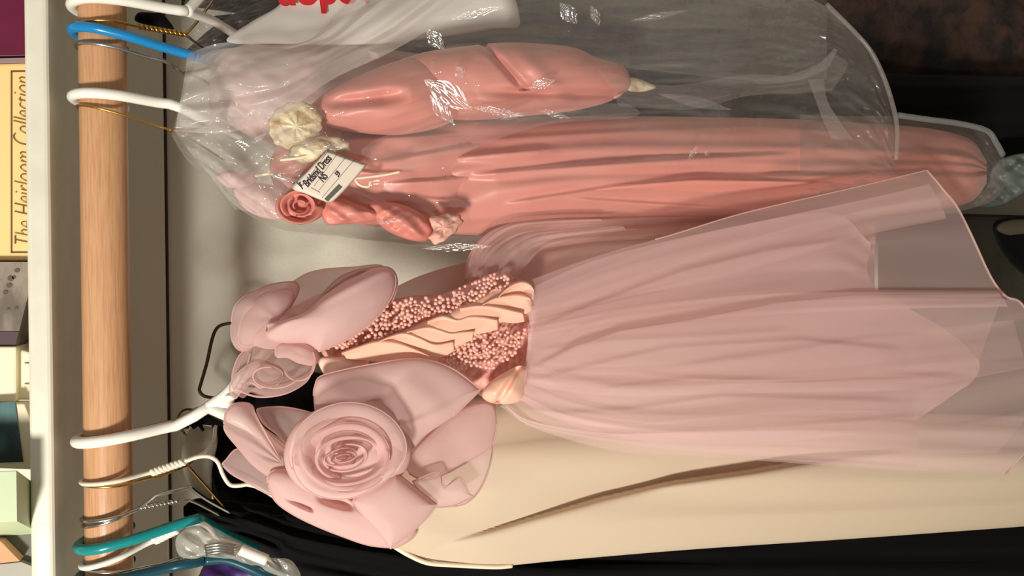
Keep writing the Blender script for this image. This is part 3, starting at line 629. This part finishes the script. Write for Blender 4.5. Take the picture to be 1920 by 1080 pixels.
t = thing('garment_bag', 'milky crumpled plastic bag draped across the pale pink dress and paper cape', 'garment bag', W(400, 60, .70))
sheet('bag_film', [[(352, 100, .665), (420, 80, .66), (520, 84, .66), (590, 70, .66), (640, 22, .66), (690, -40, .66)],
                   [(345, 150, .65), (430, 130, .645), (530, 110, .64), (620, 80, .64), (700, 20, .64), (780, -50, .64)],
                   [(335, 205, .645), (440, 190, .64), (540, 160, .635), (630, 110, .635), (740, 50, .635), (860, -40, .64)],
                   [(328, 246, .65), (430, 248, .645), (530, 212, .64), (625, 148, .64), (750, 88, .64), (940, -30, .65)]],
      m_film2, t, nu=160, nv=120, crumple=.003, cf=(1, 5), fold=(3, .002, .005), seed=33)
sheet('bag_shoulder', [[(326, 244, .655), (420, 246, .65), (520, 240, .648), (600, 250, .65)], [(360, 290, .65), (430, 300, .645), (500, 300, .645), (580, 300, .65)],
                       [(398, 335, .65), (440, 350, .645), (500, 350, .645), (560, 345, .65)], [(440, 392, .66), (480, 400, .655), (520, 410, .655), (580, 412, .66)]], film('milky_shoulder', .22, (.74, .70, .65, 1), .06, .12, 14, .8), t, nu=80, nv=60, crumple=.003, cf=(1, 5), seed=35)
t = thing('garment_bag', 'clear plastic bag over the dark clothes at the top right of the rod', 'garment bag', W(400, 0, .70))
loft('bag_film', [(340, 20, 70, .785, .01), (365, -30, 95, .785, .018), (420, -60, 80, .785, .02), (520, -120, 60, .785, .022), (800, -160, 90, .785, .022), (1100, -170, 120, .785, .022), (1400, -170, 150, .785, .022), (1550, -120, 150, .785, .022)], film('polythene_outer', .03, gloss=.09, rough=.08, bscale=10, bstr=1.0), t, nu=140, nv=120, fold=(6, .002, .005), seed=37, crumple=.004, cf=(2, 8), caps=False)
t = thing('garment_bag', 'crumpled end of a greyish plastic bag around the hem of the coral gown', 'garment bag', W(1700, 300, .71))
loft('bag_film', [(1500, 215, 418, .715, .055), (1600, 218, 415, .715, .056), (1700, 218, 408, .715, .056), (1780, 226, 400, .715, .052), (1840, 240, 385, .715, .045), (1868, 270, 372, .715, .03), (1885, 300, 350, .715, .012)], film('polythene_hem', .16, (.5, .46, .42, 1), .05), t, nu=80, nv=90, crumple=.004, cf=(2, 7), caps=False, seed=3)
tube('bag_hem', px_path([(1684, 216, .68), (1740, 224, .68), (1800, 232, .68), (1850, 245, .68), (1868, 268, .68), (1880, 290, .69)], 40), .003, film('hem_edge', .25, (.5, .54, .52, 1), .05, .3), t)

# ------------------------------------------------------------------ pink organza dress
t = thing('organza_dress', 'pale pink organza party dress with big rosettes and a beaded peach satin bodice', 'dress', W(400, 760, .68))
# skirt, back to front
sheet('skirt_underlayer', [[(868, 520, .69), (885, 468, .69), (940, 425, .69), (1080, 410, .69), (1400, 399, .70), (1620, 392, .71)],
                      [(900, 545, .68), (960, 480, .68), (1060, 452, .68), (1200, 440, .68), (1400, 425, .69), (1640, 425, .70)],
                      [(960, 580, .67), (1060, 530, .67), (1200, 500, .67), (1400, 490, .68), (1500, 490, .68), (1640, 480, .69)],
                      [(985, 640, .67), (1100, 630, .68), (1250, 620, .68), (1400, 610, .69), (1500, 600, .69), (1640, 560, .70)]],
      m_org_u, t, nu=120, nv=140, fold=(4, .0004, .006), seed=71, sway=3)
sheet('skirt_lining', [[(985, 560, .66), (1110, 510, .66), (1260, 455, .66), (1400, 420, .67), (1560, 400, .67), (1632, 455, .67)],
                       [(990, 610, .655), (1150, 590, .65), (1300, 560, .65), (1450, 545, .66), (1560, 520, .66), (1640, 535, .66)],
                       [(988, 660, .65), (1150, 680, .65), (1300, 680, .65), (1450, 660, .66), (1600, 650, .66), (1800, 640, .66)],
                       [(980, 700, .65), (1150, 750, .65), (1300, 750, .65), (1450, 745, .66), (1600, 735, .66), (1830, 705, .66)],
                       [(965, 745, .655), (1080, 800, .655), (1240, 830, .66), (1400, 830, .67), (1550, 820, .67), (1700, 800, .67)]],
      m_org_d, t, nu=130, nv=200, fold=(5, .0008, .006), seed=73, sway=4)
OR = [[(980, 530, .64), (1120, 480, .635), (1260, 440, .63), (1400, 398, .63), (1600, 352, .63), (1738, 319, .63)],
      [(990, 590, .63), (1150, 545, .625), (1350, 490, .62), (1550, 440, .62), (1700, 410, .62), (1800, 398, .62)],
      [(995, 620, .63), (1180, 590, .62), (1400, 560, .615), (1600, 545, .61), (1750, 545, .61), (1872, 540, .61)],
      [(990, 660, .63), (1200, 650, .615), (1450, 640, .61), (1650, 630, .61), (1800, 630, .61), (1930, 585, .61)],
      [(985, 700, .63), (1200, 730, .615), (1450, 740, .61), (1650, 740, .61), (1800, 740, .61), (1990, 700, .61)],
      [(975, 735, .635), (1200, 795, .62), (1450, 820, .62), (1650, 820, .62), (1800, 830, .62), (1950, 810, .62)],
      [(938, 762, .645), (1010, 806, .635), (1180, 850, .63), (1400, 862, .63), (1650, 880, .63), (1885, 890, .63)]]
o, P = sheet('skirt_overlayer', OR, m_org, t, nu=170, nv=320, fold=(5.5, .0004, .0045), seed=75, sway=5, grid=True,
             fn=creases([([(985, 700), (1080, 650), (1160, 622), (1300, 600), (1450, 570), (1600, 555), (1950, 552)], .008, 7, 55), ([(1000, 660), (1150, 640), (1320, 632), (1500, 620)], .0025, 8, 26), ([(985, 720), (1100, 690), (1250, 655), (1500, 640), (1700, 660)], .004, 8, 38),
                         ([(960, 765), (1060, 778), (1180, 770), (1350, 745), (1700, 755)], .004, 8, 40), ([(1100, 735), (1300, 712), (1500, 718), (1800, 704)], .003, 7, 30), ([(1000, 620), (1120, 570), (1280, 510), (1450, 470), (1600, 450)], .004, 8, 40), ([(1250, 690), (1400, 672), (1600, 640), (1750, 628)], .0025, 8, 26), ([(1080, 820), (1300, 812), (1500, 800), (1750, 780)], .003, 8, 34)]))
tube('rolled_hem', P[-1], .0011, m_hem, t, n=8)
tube('rolled_hem', P[:, 0][60:], .0007, m_hem, t, n=6)
# inner drapes: narrower gores of the same fabric, each with its own edge
gores = [
 [[(985, 545), (1110, 490), (1260, 450), (1400, 420), (1630, 372), (1742, 345)], [(990, 575), (1150, 520), (1350, 470), (1500, 440), (1650, 400), (1765, 385)], [(992, 600), (1160, 560), (1350, 520), (1500, 480), (1630, 440), (1775, 410)]],
 [[(992, 610), (1150, 575), (1250, 560), (1400, 547), (1550, 543), (1870, 545)], [(990, 640), (1150, 615), (1300, 600), (1450, 590), (1650, 580), (1890, 575)]],
 [[(990, 640), (1130, 600), (1300, 575), (1480, 558), (1680, 558), (1880, 556)], [(985, 680), (1150, 680), (1300, 690), (1500, 690), (1650, 680), (1826, 702)], [(980, 700), (1150, 710), (1300, 720), (1500, 718), (1650, 712), (1824, 706)]],
 [[(980, 700), (1120, 700), (1300, 690), (1500, 660), (1680, 625), (1900, 600)], [(980, 720), (1120, 740), (1300, 740), (1500, 735), (1700, 730), (1925, 690)]],
 [[(975, 730), (1080, 770), (1250, 790), (1450, 785), (1650, 775), (1925, 780)], [(970, 745), (1050, 795), (1200, 830), (1400, 845), (1600, 850), (1870, 850)]],
 [[(945, 758), (1000, 785), (1120, 800), (1300, 785), (1500, 770), (1720, 772)], [(950, 765), (1000, 800), (1150, 830), (1300, 850), (1500, 865), (1720, 885)]],
]
for k, g in enumerate(gores):
    rows = [[(a, b, .645 - .003 * (k % 3) - .002 * i) for i, (a, b) in enumerate(r_)] for r_ in g]
    if len(rows) == 2: rows = [rows[0], [((a[0] + b[0]) / 2, (a[1] + b[1]) / 2, a[2] - .006) for a, b in zip(*rows)], rows[1]]
    sheet('skirt_gore', rows, (m_org_p, m_org_p, m_org, m_org_s, m_org_s, m_org_s)[k], t, nu=100, nv=70, fold=(1.6, .001, .005), seed=80 + k, sway=4)
sheet('skirt_side_puff', [[(872, 520, .67), (890, 468, .67), (940, 425, .67), (1010, 412, .67), (1120, 410, .67)], [(900, 520, .655), (930, 470, .655), (980, 440, .655), (1060, 432, .66), (1150, 425, .665)], [(960, 535, .655), (985, 500, .655), (1030, 460, .655), (1120, 440, .66), (1200, 430, .665)]], m_org_s, t, nu=70, nv=60, fold=(4, .002, .005), seed=91, sway=5)
sheet('back_panel', [[(700, 560, .72), (780, 520, .72), (860, 495, .72), (930, 480, .72)], [(720, 600, .72), (790, 570, .72), (860, 550, .72), (940, 540, .72)]], m_org_u, t, nu=40, nv=20)
# bodice
puff('bodice', [(600, 655), (625, 622), (665, 592), (700, 574), (760, 556), (830, 550), (880, 530), (925, 512), (960, 516), (992, 536), (1002, 570), (995, 620), (988, 680), (982, 740), (950, 755), (905, 745), (860, 705), (800, 682), (740, 672), (690, 672), (640, 690)],
     .665, .022, m_beadlace, t, back=.03, seed=6, wr=.0015, wf=8, n=140, rings=50)
def bodY(px, py, k=0.0): return .645 - k
puff('satin_panel', [(640, 664), (700, 640), (760, 616), (810, 596), (870, 570), (940, 536), (980, 528), (1001, 545), (996, 585), (940, 606), (900, 628), (850, 662), (800, 674), (730, 676), (670, 670)], .646, .012, m_peach, t, back=.004, n=90, rings=24, power=3)
pl = [([(640, 662), (672, 650), (705, 640), (740, 641), (775, 653), (806, 668)], [(650, 669), (680, 673), (712, 676), (745, 678), (780, 678), (806, 672)]),
      ([(700, 645), (728, 632), (757, 624), (785, 632), (815, 645), (850, 641)], [(712, 646), (740, 643), (765, 650), (795, 663), (825, 668), (852, 655)]),
      ([(762, 622), (800, 613), (825, 618), (845, 624), (868, 622), (889, 621)], [(768, 630), (800, 636), (820, 643), (842, 648), (862, 644), (886, 634)]),
      ([(802, 602), (830, 592), (858, 599), (880, 593), (905, 594), (933, 600)], [(800, 613), (828, 618), (855, 624), (880, 624), (905, 622), (934, 615)]),
      ([(862, 578), (890, 573), (915, 573), (940, 577), (960, 582), (980, 587)], [(866, 592), (892, 592), (915, 595), (940, 600), (962, 603), (984, 600)]),
      ([(905, 571), (925, 560), (945, 555), (965, 552), (980, 553), (994, 558)], [(908, 576), (928, 575), (946, 576), (965, 580), (982, 586), (998, 580)]),
      ([(935, 556), (950, 541), (966, 531), (982, 528), (994, 533), (1001, 543)], [(940, 560), (955, 556), (968, 554), (982, 555), (994, 557), (1001, 560)])]
for k, (a, b) in enumerate(pl):
    Y = .634
    rows = [[(x, y - 1.5, Y + .006) for x, y in a], [(x, y, Y) for x, y in a], [(x + (u - x) * .12, y + (v - y) * .14, Y - .0012) for (x, y), (u, v) in zip(a, b)],
            [(x + (u - x) * .3, y + (v - y) * .3, Y + .0015) for (x, y), (u, v) in zip(a, b)], [((x + u) / 2, (y + v) / 2, Y + .003) for (x, y), (u, v) in zip(a, b)], [(u, v + 3, Y + .0045) for u, v in b]]
    sheet('satin_pleat', rows, m_peach, t, nu=50, nv=40, thick=.0004)
# beads
def beads(name, poly, n, seed, Y, clump=0.5):
    r = random.Random(seed); bm = bmesh.new(); pts = []
    xs = [p[0] for p in poly]; ys = [p[1] for p in poly]
    def inside(x, y):
        c = False; j = len(poly) - 1
        for i in range(len(poly)):
            if (poly[i][1] > y) != (poly[j][1] > y) and x < (poly[j][0] - poly[i][0]) * (y - poly[i][1]) / (poly[j][1] - poly[i][1]) + poly[i][0]: c = not c
            j = i
        return c
    tries = 0
    while len(pts) < n and tries < 20000:
        tries += 1
        if pts and r.random() < clump:
            q = r.choice(pts); a = r.uniform(0, 2 * PI); x = q[0] + 7 * math.cos(a); y = q[1] + 7 * math.sin(a)
        else: x = r.uniform(min(xs), max(xs)); y = r.uniform(min(ys), max(ys))
        if inside(x, y) and all((x - q[0]) ** 2 + (y - q[1]) ** 2 > 42 for q in pts): pts.append((x, y))
    for x, y in pts:
        bmesh.ops.create_icosphere(bm, subdivisions=2, radius=r.uniform(.0013, .0020), matrix=Matrix.Translation(W(x, y, Y(x, y))))
    me = bpy.data.meshes.new(name); bm.to_mesh(me); bm.free(); me.polygons.foreach_set('use_smooth', [True] * len(me.polygons))
    o = link(name, me, m_bead, t); o['kind'] = 'stuff'; return o
beads('bead_trim', [(602, 655), (625, 625), (665, 595), (700, 578), (760, 560), (830, 555), (880, 532), (925, 512), (958, 518), (965, 540), (935, 562), (880, 566), (860, 588), (800, 596), (750, 618), (700, 640), (640, 655)], 230, 3, lambda x, y: .6405 - .002 * math.sin(x * .1))
beads('bead_trim', [(870, 630), (925, 622), (985, 612), (982, 640), (960, 668), (930, 690), (890, 690), (845, 690), (830, 670), (850, 650)], 110, 8, lambda x, y: .641)
for k, (cx, cy) in enumerate(((930, 552), (700, 610), (860, 560), (900, 655), (640, 640), (960, 640), (780, 580))):
    P_ = [(cx + 11 * math.cos(a) * (1 + .2 * math.sin(5 * a)), cy + 9 * math.sin(a), .6415) for a in np.linspace(0, 2 * PI, 40)]
    tube('cord_loop', px_path(P_, 60), .0009, m_beadlace, t, n=6)
# neckline strap and waist knot
puff('neck_strap', [(598, 672), (640, 668), (690, 668), (684, 690), (650, 700), (622, 708), (606, 700)], .648, .008, principled('pale_satin', rgb(250, 216, 196), .26), t, back=.006, wr=.002, wf=8, n=60, rings=20)
puff('waist_bow', [(903, 738), (920, 715), (950, 696), (975, 684), (988, 690), (985, 715), (980, 745), (965, 756), (935, 758), (912, 752)], .635, .016, m_peach, t, back=.01, wr=.0015, wf=6, n=90, rings=30,
     dent=lambda x, y: -.007 * np.exp(-((np.asarray(x) - 930 - .6 * (760 - np.asarray(y))) / 7) ** 2))
# upper shoulder rosette: wide folded loops of organza ribbon, each with a visible edge
def petal(name, pts, Y, depth, mat, seed=1, cent=None, edge=(0, 1), radial=0.0, rf=5, wr=.0012, power=3.2, dent=None, back=None, tilt=(0, 0), n=120, rings=36):
    o = puff(name, pts, Y, depth, mat, t, back=depth * .7 if back is None else back, seed=seed, wr=wr, wf=2.5, n=n, rings=rings, power=power, cent=cent, radial=radial, rf=rf, dent=dent, tilt=tilt)
    if edge:
        O = catmull(pts, 160, closed=True); O = O[int(edge[0] * 160):int(edge[1] * 160)]
        c_ = np.mean(np.array(pts, float), 0) if cent is None else np.array(cent, float)
        Yr_ = Y + tilt[0] * (O[:, 0] - c_[0]) / 100 + tilt[1] * (O[:, 1] - c_[1]) / 100
        tube('rolled_edge', Wv(O[:, 0], O[:, 1], Yr_ - .0004), .0006, m_hem, o, n=6)
    return o
petal('shoulder_petal', [(520, 560), (560, 520), (600, 505), (660, 500), (720, 500), (700, 560), (600, 600)], .70, .008, m_org_p, edge=None)
petal('shoulder_petal', [(434, 604), (440, 575), (458, 556), (480, 545), (510, 533), (552, 529), (560, 545), (545, 575), (520, 605), (490, 640), (455, 658), (436, 640)], .665, .02, m_org_p, seed=2, cent=(520, 600), radial=.003)
petal('shoulder_petal', [(452, 600), (480, 560), (510, 545), (545, 545), (548, 570), (520, 600), (480, 645), (450, 645)], .655, .016, m_org, seed=5, cent=(515, 600))
petal('shoulder_petal', [(470, 640), (500, 600), (560, 570), (610, 550), (600, 600), (560, 640), (510, 655)], .652, .014, m_org_p, seed=22, edge=None)
petal('shoulder_petal', [(498, 618), (505, 606), (540, 598), (580, 580), (615, 545), (660, 515), (705, 502), (732, 505), (742, 525), (735, 555), (712, 590), (680, 618), (645, 640), (602, 658), (596, 656), (575, 643), (535, 642), (505, 636)], .635, .026, m_org_d, seed=3, radial=0, power=2.6,
     dent=lambda x, y: -.008 * np.exp(-((np.asarray(y) - (628 - (np.asarray(x) - 480) * .60)) / 7) ** 2) * (np.asarray(x) < 690) + .004 * np.exp(-((np.asarray(y) - (606 - (np.asarray(x) - 520) * .5)) / 12) ** 2))
petal('shoulder_petal', [(600, 560), (640, 518), (700, 501), (735, 505), (745, 535), (730, 575), (718, 575), (712, 540), (690, 522), (640, 545)], .65, .015, m_org_p)
petal('shoulder_ruffle', [(438, 730), (436, 700), (450, 665), (480, 645), (530, 640), (575, 642), (588, 665), (585, 695), (568, 718), (535, 738), (495, 743), (470, 735), (455, 745)], .668, .012, m_org, seed=31)
petal('shoulder_ruffle', [(518, 668), (522, 645), (560, 640), (590, 655), (598, 672), (588, 684), (560, 680), (540, 670)], .645, .010, m_org_p, seed=32)
petal('shoulder_ruffle', [(430, 728), (445, 700), (480, 680), (520, 690), (530, 706), (515, 724), (490, 728), (465, 716), (448, 740), (440, 746)], .655, .008, m_org_s, seed=33)
def curl(name, cx, cy, rx, ry, a0, a1, Y0, h, mat, r1=.35, rot=0.0, th=0):
    """rolled ribbon edge: a spiral wall standing towards the viewer"""
    G = []
    for f in np.linspace(0, 1, 70):
        a = a0 + (a1 - a0) * f; q = 1 - (1 - r1) * f; row = []
        x0 = rx * q * math.cos(a); y0 = ry * q * math.sin(a)
        for hh in np.linspace(0, 1, 8):
            e = 1 + .16 * hh ** 2
            x = cx + (x0 * math.cos(rot) - y0 * math.sin(rot)) * e; y = cy + (x0 * math.sin(rot) + y0 * math.cos(rot)) * e
            row.append((x, y, Y0 - h * hh * (0.75 + .25 * math.sin(a * 1.7 + 1))))
        G.append(row)
    G = np.array(G); P = Wv(G[..., 0], G[..., 1], G[..., 2])
    o = grid_obj(name, P, mat, t)
    tube('rolled_edge', P[:, -1], .0006, m_hem, o, n=6)
    return o
curl('ruffle_curl', 508, 702, 44, 26, .3, PI + 1.6, .652, .014, m_org, r1=.45)
curl('ruffle_curl', 556, 682, 32, 34, -.6, 2.6, .648, .014, m_org, r1=.7)
tube('rolled_edge', px_path([(442, 728, .655), (470, 741, .65), (500, 744, .645), (540, 736, .645), (575, 714, .65), (588, 685, .652)], 40), .0008, m_hem, t)
tube('rolled_edge', px_path([(470, 660, .66), (462, 690, .655), (450, 712, .655), (438, 732, .655)], 20), .0007, m_hem, t)
# lower petals
petal('large_petal', [(588, 742), (590, 725), (600, 706), (640, 694), (700, 682), (760, 673), (800, 674), (850, 692), (896, 726), (899, 732), (880, 752), (850, 780), (800, 815), (762, 850), (690, 850), (640, 810), (598, 795), (590, 770)], .63, .012, m_org_d, seed=11, cent=(735, 800), radial=.003, rf=4, edge=(0, .62),
      dent=lambda x, y: -.004 * np.exp(-((np.asarray(x) - 700 - (760 - np.asarray(y)) * .9) / 16) ** 2) * np.clip((np.asarray(y) - 690) / 50, 0, 1))
petal('side_petal', [(872, 762), (900, 752), (926, 757), (928, 762), (926, 810), (922, 860), (905, 910), (880, 940), (850, 950), (810, 946), (770, 915), (735, 860), (790, 820), (840, 785)], .648, .008, m_org, seed=12, cent=(780, 850), radial=.002, rf=6)
petal('side_petal', [(760, 870), (820, 800), (870, 765), (925, 760), (924, 830), (870, 870), (800, 900)], .64, .006, m_org_p, seed=42, edge=(.5, .95))
petal('side_petal', [(775, 905), (780, 900), (815, 885), (826, 890), (832, 915), (862, 895), (880, 925), (884, 932), (850, 948), (812, 950), (790, 925)], .625, .005, m_org, seed=13)
petal('left_petal', [(420, 795), (424, 770), (440, 757), (460, 755), (474, 762), (482, 785), (510, 820), (548, 858), (540, 890), (510, 895), (475, 872), (445, 838), (424, 812)], .655, .014, m_org_p, seed=14, cent=(530, 870), radial=.003)
petal('left_petal', [(482, 772), (490, 765), (530, 763), (570, 770), (594, 780), (588, 800), (575, 835), (550, 845), (520, 815), (495, 795)], .665, .008, m_org, seed=15, cent=(560, 830))
petal('left_petal', [(418, 872), (424, 862), (445, 842), (480, 855), (515, 880), (535, 905), (510, 928), (470, 908), (436, 890)], .668, .008, m_org, seed=16, cent=(520, 900))
petal('lower_petal', [(502, 905), (504, 890), (520, 880), (555, 880), (600, 900), (660, 930), (720, 962), (780, 985), (775, 1008), (745, 1026), (735, 1027), (690, 1022), (640, 1005), (590, 985), (545, 962), (515, 938)], .64, .018, m_org_d, seed=17, radial=0,
     dent=lambda x, y: -.009 * np.exp(-((np.asarray(y) - (938 + (np.asarray(x) - 545) * .42)) / 5) ** 2) * np.clip((590 - np.asarray(x)) / 8, 0, 1) * np.clip((np.asarray(x) - 528) / 40, 0, 1) - .010 * np.exp(-((np.asarray(y) - (944 + (np.asarray(x) - 640) * .25)) / 8) ** 2) * np.clip((np.asarray(x) - 590) / 30, 0, 1) * np.clip((668 - np.asarray(x)) / 25, 0, 1))
petal('lower_petal', [(664, 945), (664, 935), (680, 918), (710, 900), (738, 888), (745, 888), (780, 915), (815, 943), (818, 948), (800, 972), (775, 995), (738, 1024), (730, 1026), (712, 1000), (685, 970)], .620, .012, m_org_d, seed=18, cent=(740, 955), power=3.4, radial=0, wr=.0006)
# the big rose: nested, partly see-through petals round a tight core
rose = petal('rose', [(532, 862), (540, 820), (565, 785), (610, 762), (660, 752), (705, 752), (742, 772), (764, 812), (772, 855), (750, 895), (700, 925), (640, 935), (585, 925), (548, 900)], .622, .016, m_org_d, seed=19, cent=(650, 855), edge=None)
rr = random.Random(4)
#        rx  ry  cx  cy  start span depth
RP = [(114, 88, 650, 845, 2.9, 4.1, .014), (106, 82, 648, 852, 5.9, 4.0, .014), (98, 74, 658, 848, 1.0, 3.8, .015), (90, 66, 645, 860, 3.4, 3.6, .015),
      (76, 52, 654, 858, 5.4, 3.9, .016), (62, 42, 652, 858, 1.9, 4.2, .017), (46, 26, 645, 858, 4.4, 4.3, .019),
      (35, 17, 643, 857, .9, 4.8, .020), (25, 10, 643, 857, 4.0, 5.2, .021), (14, 5, 643, 857, 1.0, 5.4, .021)]
for k, (rx, ry, cx, cy, a0, span, dep) in enumerate(RP):
    f = 1 - k / 10; rot = -.16; G = []
    for a in np.linspace(a0, a0 + span, 50):
        e = math.sin((a - a0) / span * PI) ** .4; row = []
        for h in np.linspace(0, 1, 14):
            q = (1 - (.30 * f + .06) * (1 - h) ** 1.2) * (1 + .025 * math.sin(3 * a + k * 1.7)) * (0.93 + .07 * e)
            x0 = rx * q * math.cos(a); y0 = ry * q * math.sin(a)
            d = (.004 + dep * .55 * math.sin(h * 2.2)) * e
            row.append((cx + x0 * math.cos(rot) - y0 * math.sin(rot), cy + x0 * math.sin(rot) + y0 * math.cos(rot), .609 - d - (1 - f) * .003))
        G.append(row)
    G = np.array(G); P_ = Wv(G[..., 0], G[..., 1], G[..., 2]); grid_obj('rose_petal', P_, m_org_p, rose)
    tube('petal_edge', P_[:, -1], .00055, m_hem, rose, n=6)

# ------------------------------------------------------------------ low dark things at the closet bottom
Zb = H0 - 0.90
o = box('storage_chest', (-.12, .90, 0), (.10, .985, Zb), principled('trunk_cloth', rgb(58, 54, 42), .8, bump=(40, .6, .006)), bev=.01)
tag(o, 'dark fabric storage chest on the closet floor under the clothes', 'chest')
t = thing('dark_shoe', 'black shoe with a grey insole lying on the storage chest at the right edge', 'shoe', W(1890, 450, .78))
puff('shoe_body', [(1862, 432), (1866, 415), (1890, 408), (1930, 405), (1990, 420), (2000, 500), (1950, 530), (1900, 500), (1872, 462)], .80, .04, m_black, t, back=.03, n=48, rings=14)
puff('insole', [(1868, 428), (1880, 416), (1915, 411), (1950, 416), (1948, 434), (1905, 442), (1880, 438)], .765, .006, principled('insole_grey', rgb(84, 78, 62), .8), t, back=.004, n=32, rings=8)
o = puff('plastic_scrap', [(1822, 385), (1850, 350), (1862, 310), (1900, 290), (1960, 290), (1960, 330), (1905, 372), (1870, 388)], .80, .012, principled('crumpled_pale_film', rgb(112, 122, 116), .35, bump=(30, .6, .004)), back=.01, wr=.01, wf=8)
tag(o, 'pale crumpled plastic scrap below the hem of the coral gown', 'plastic scrap')
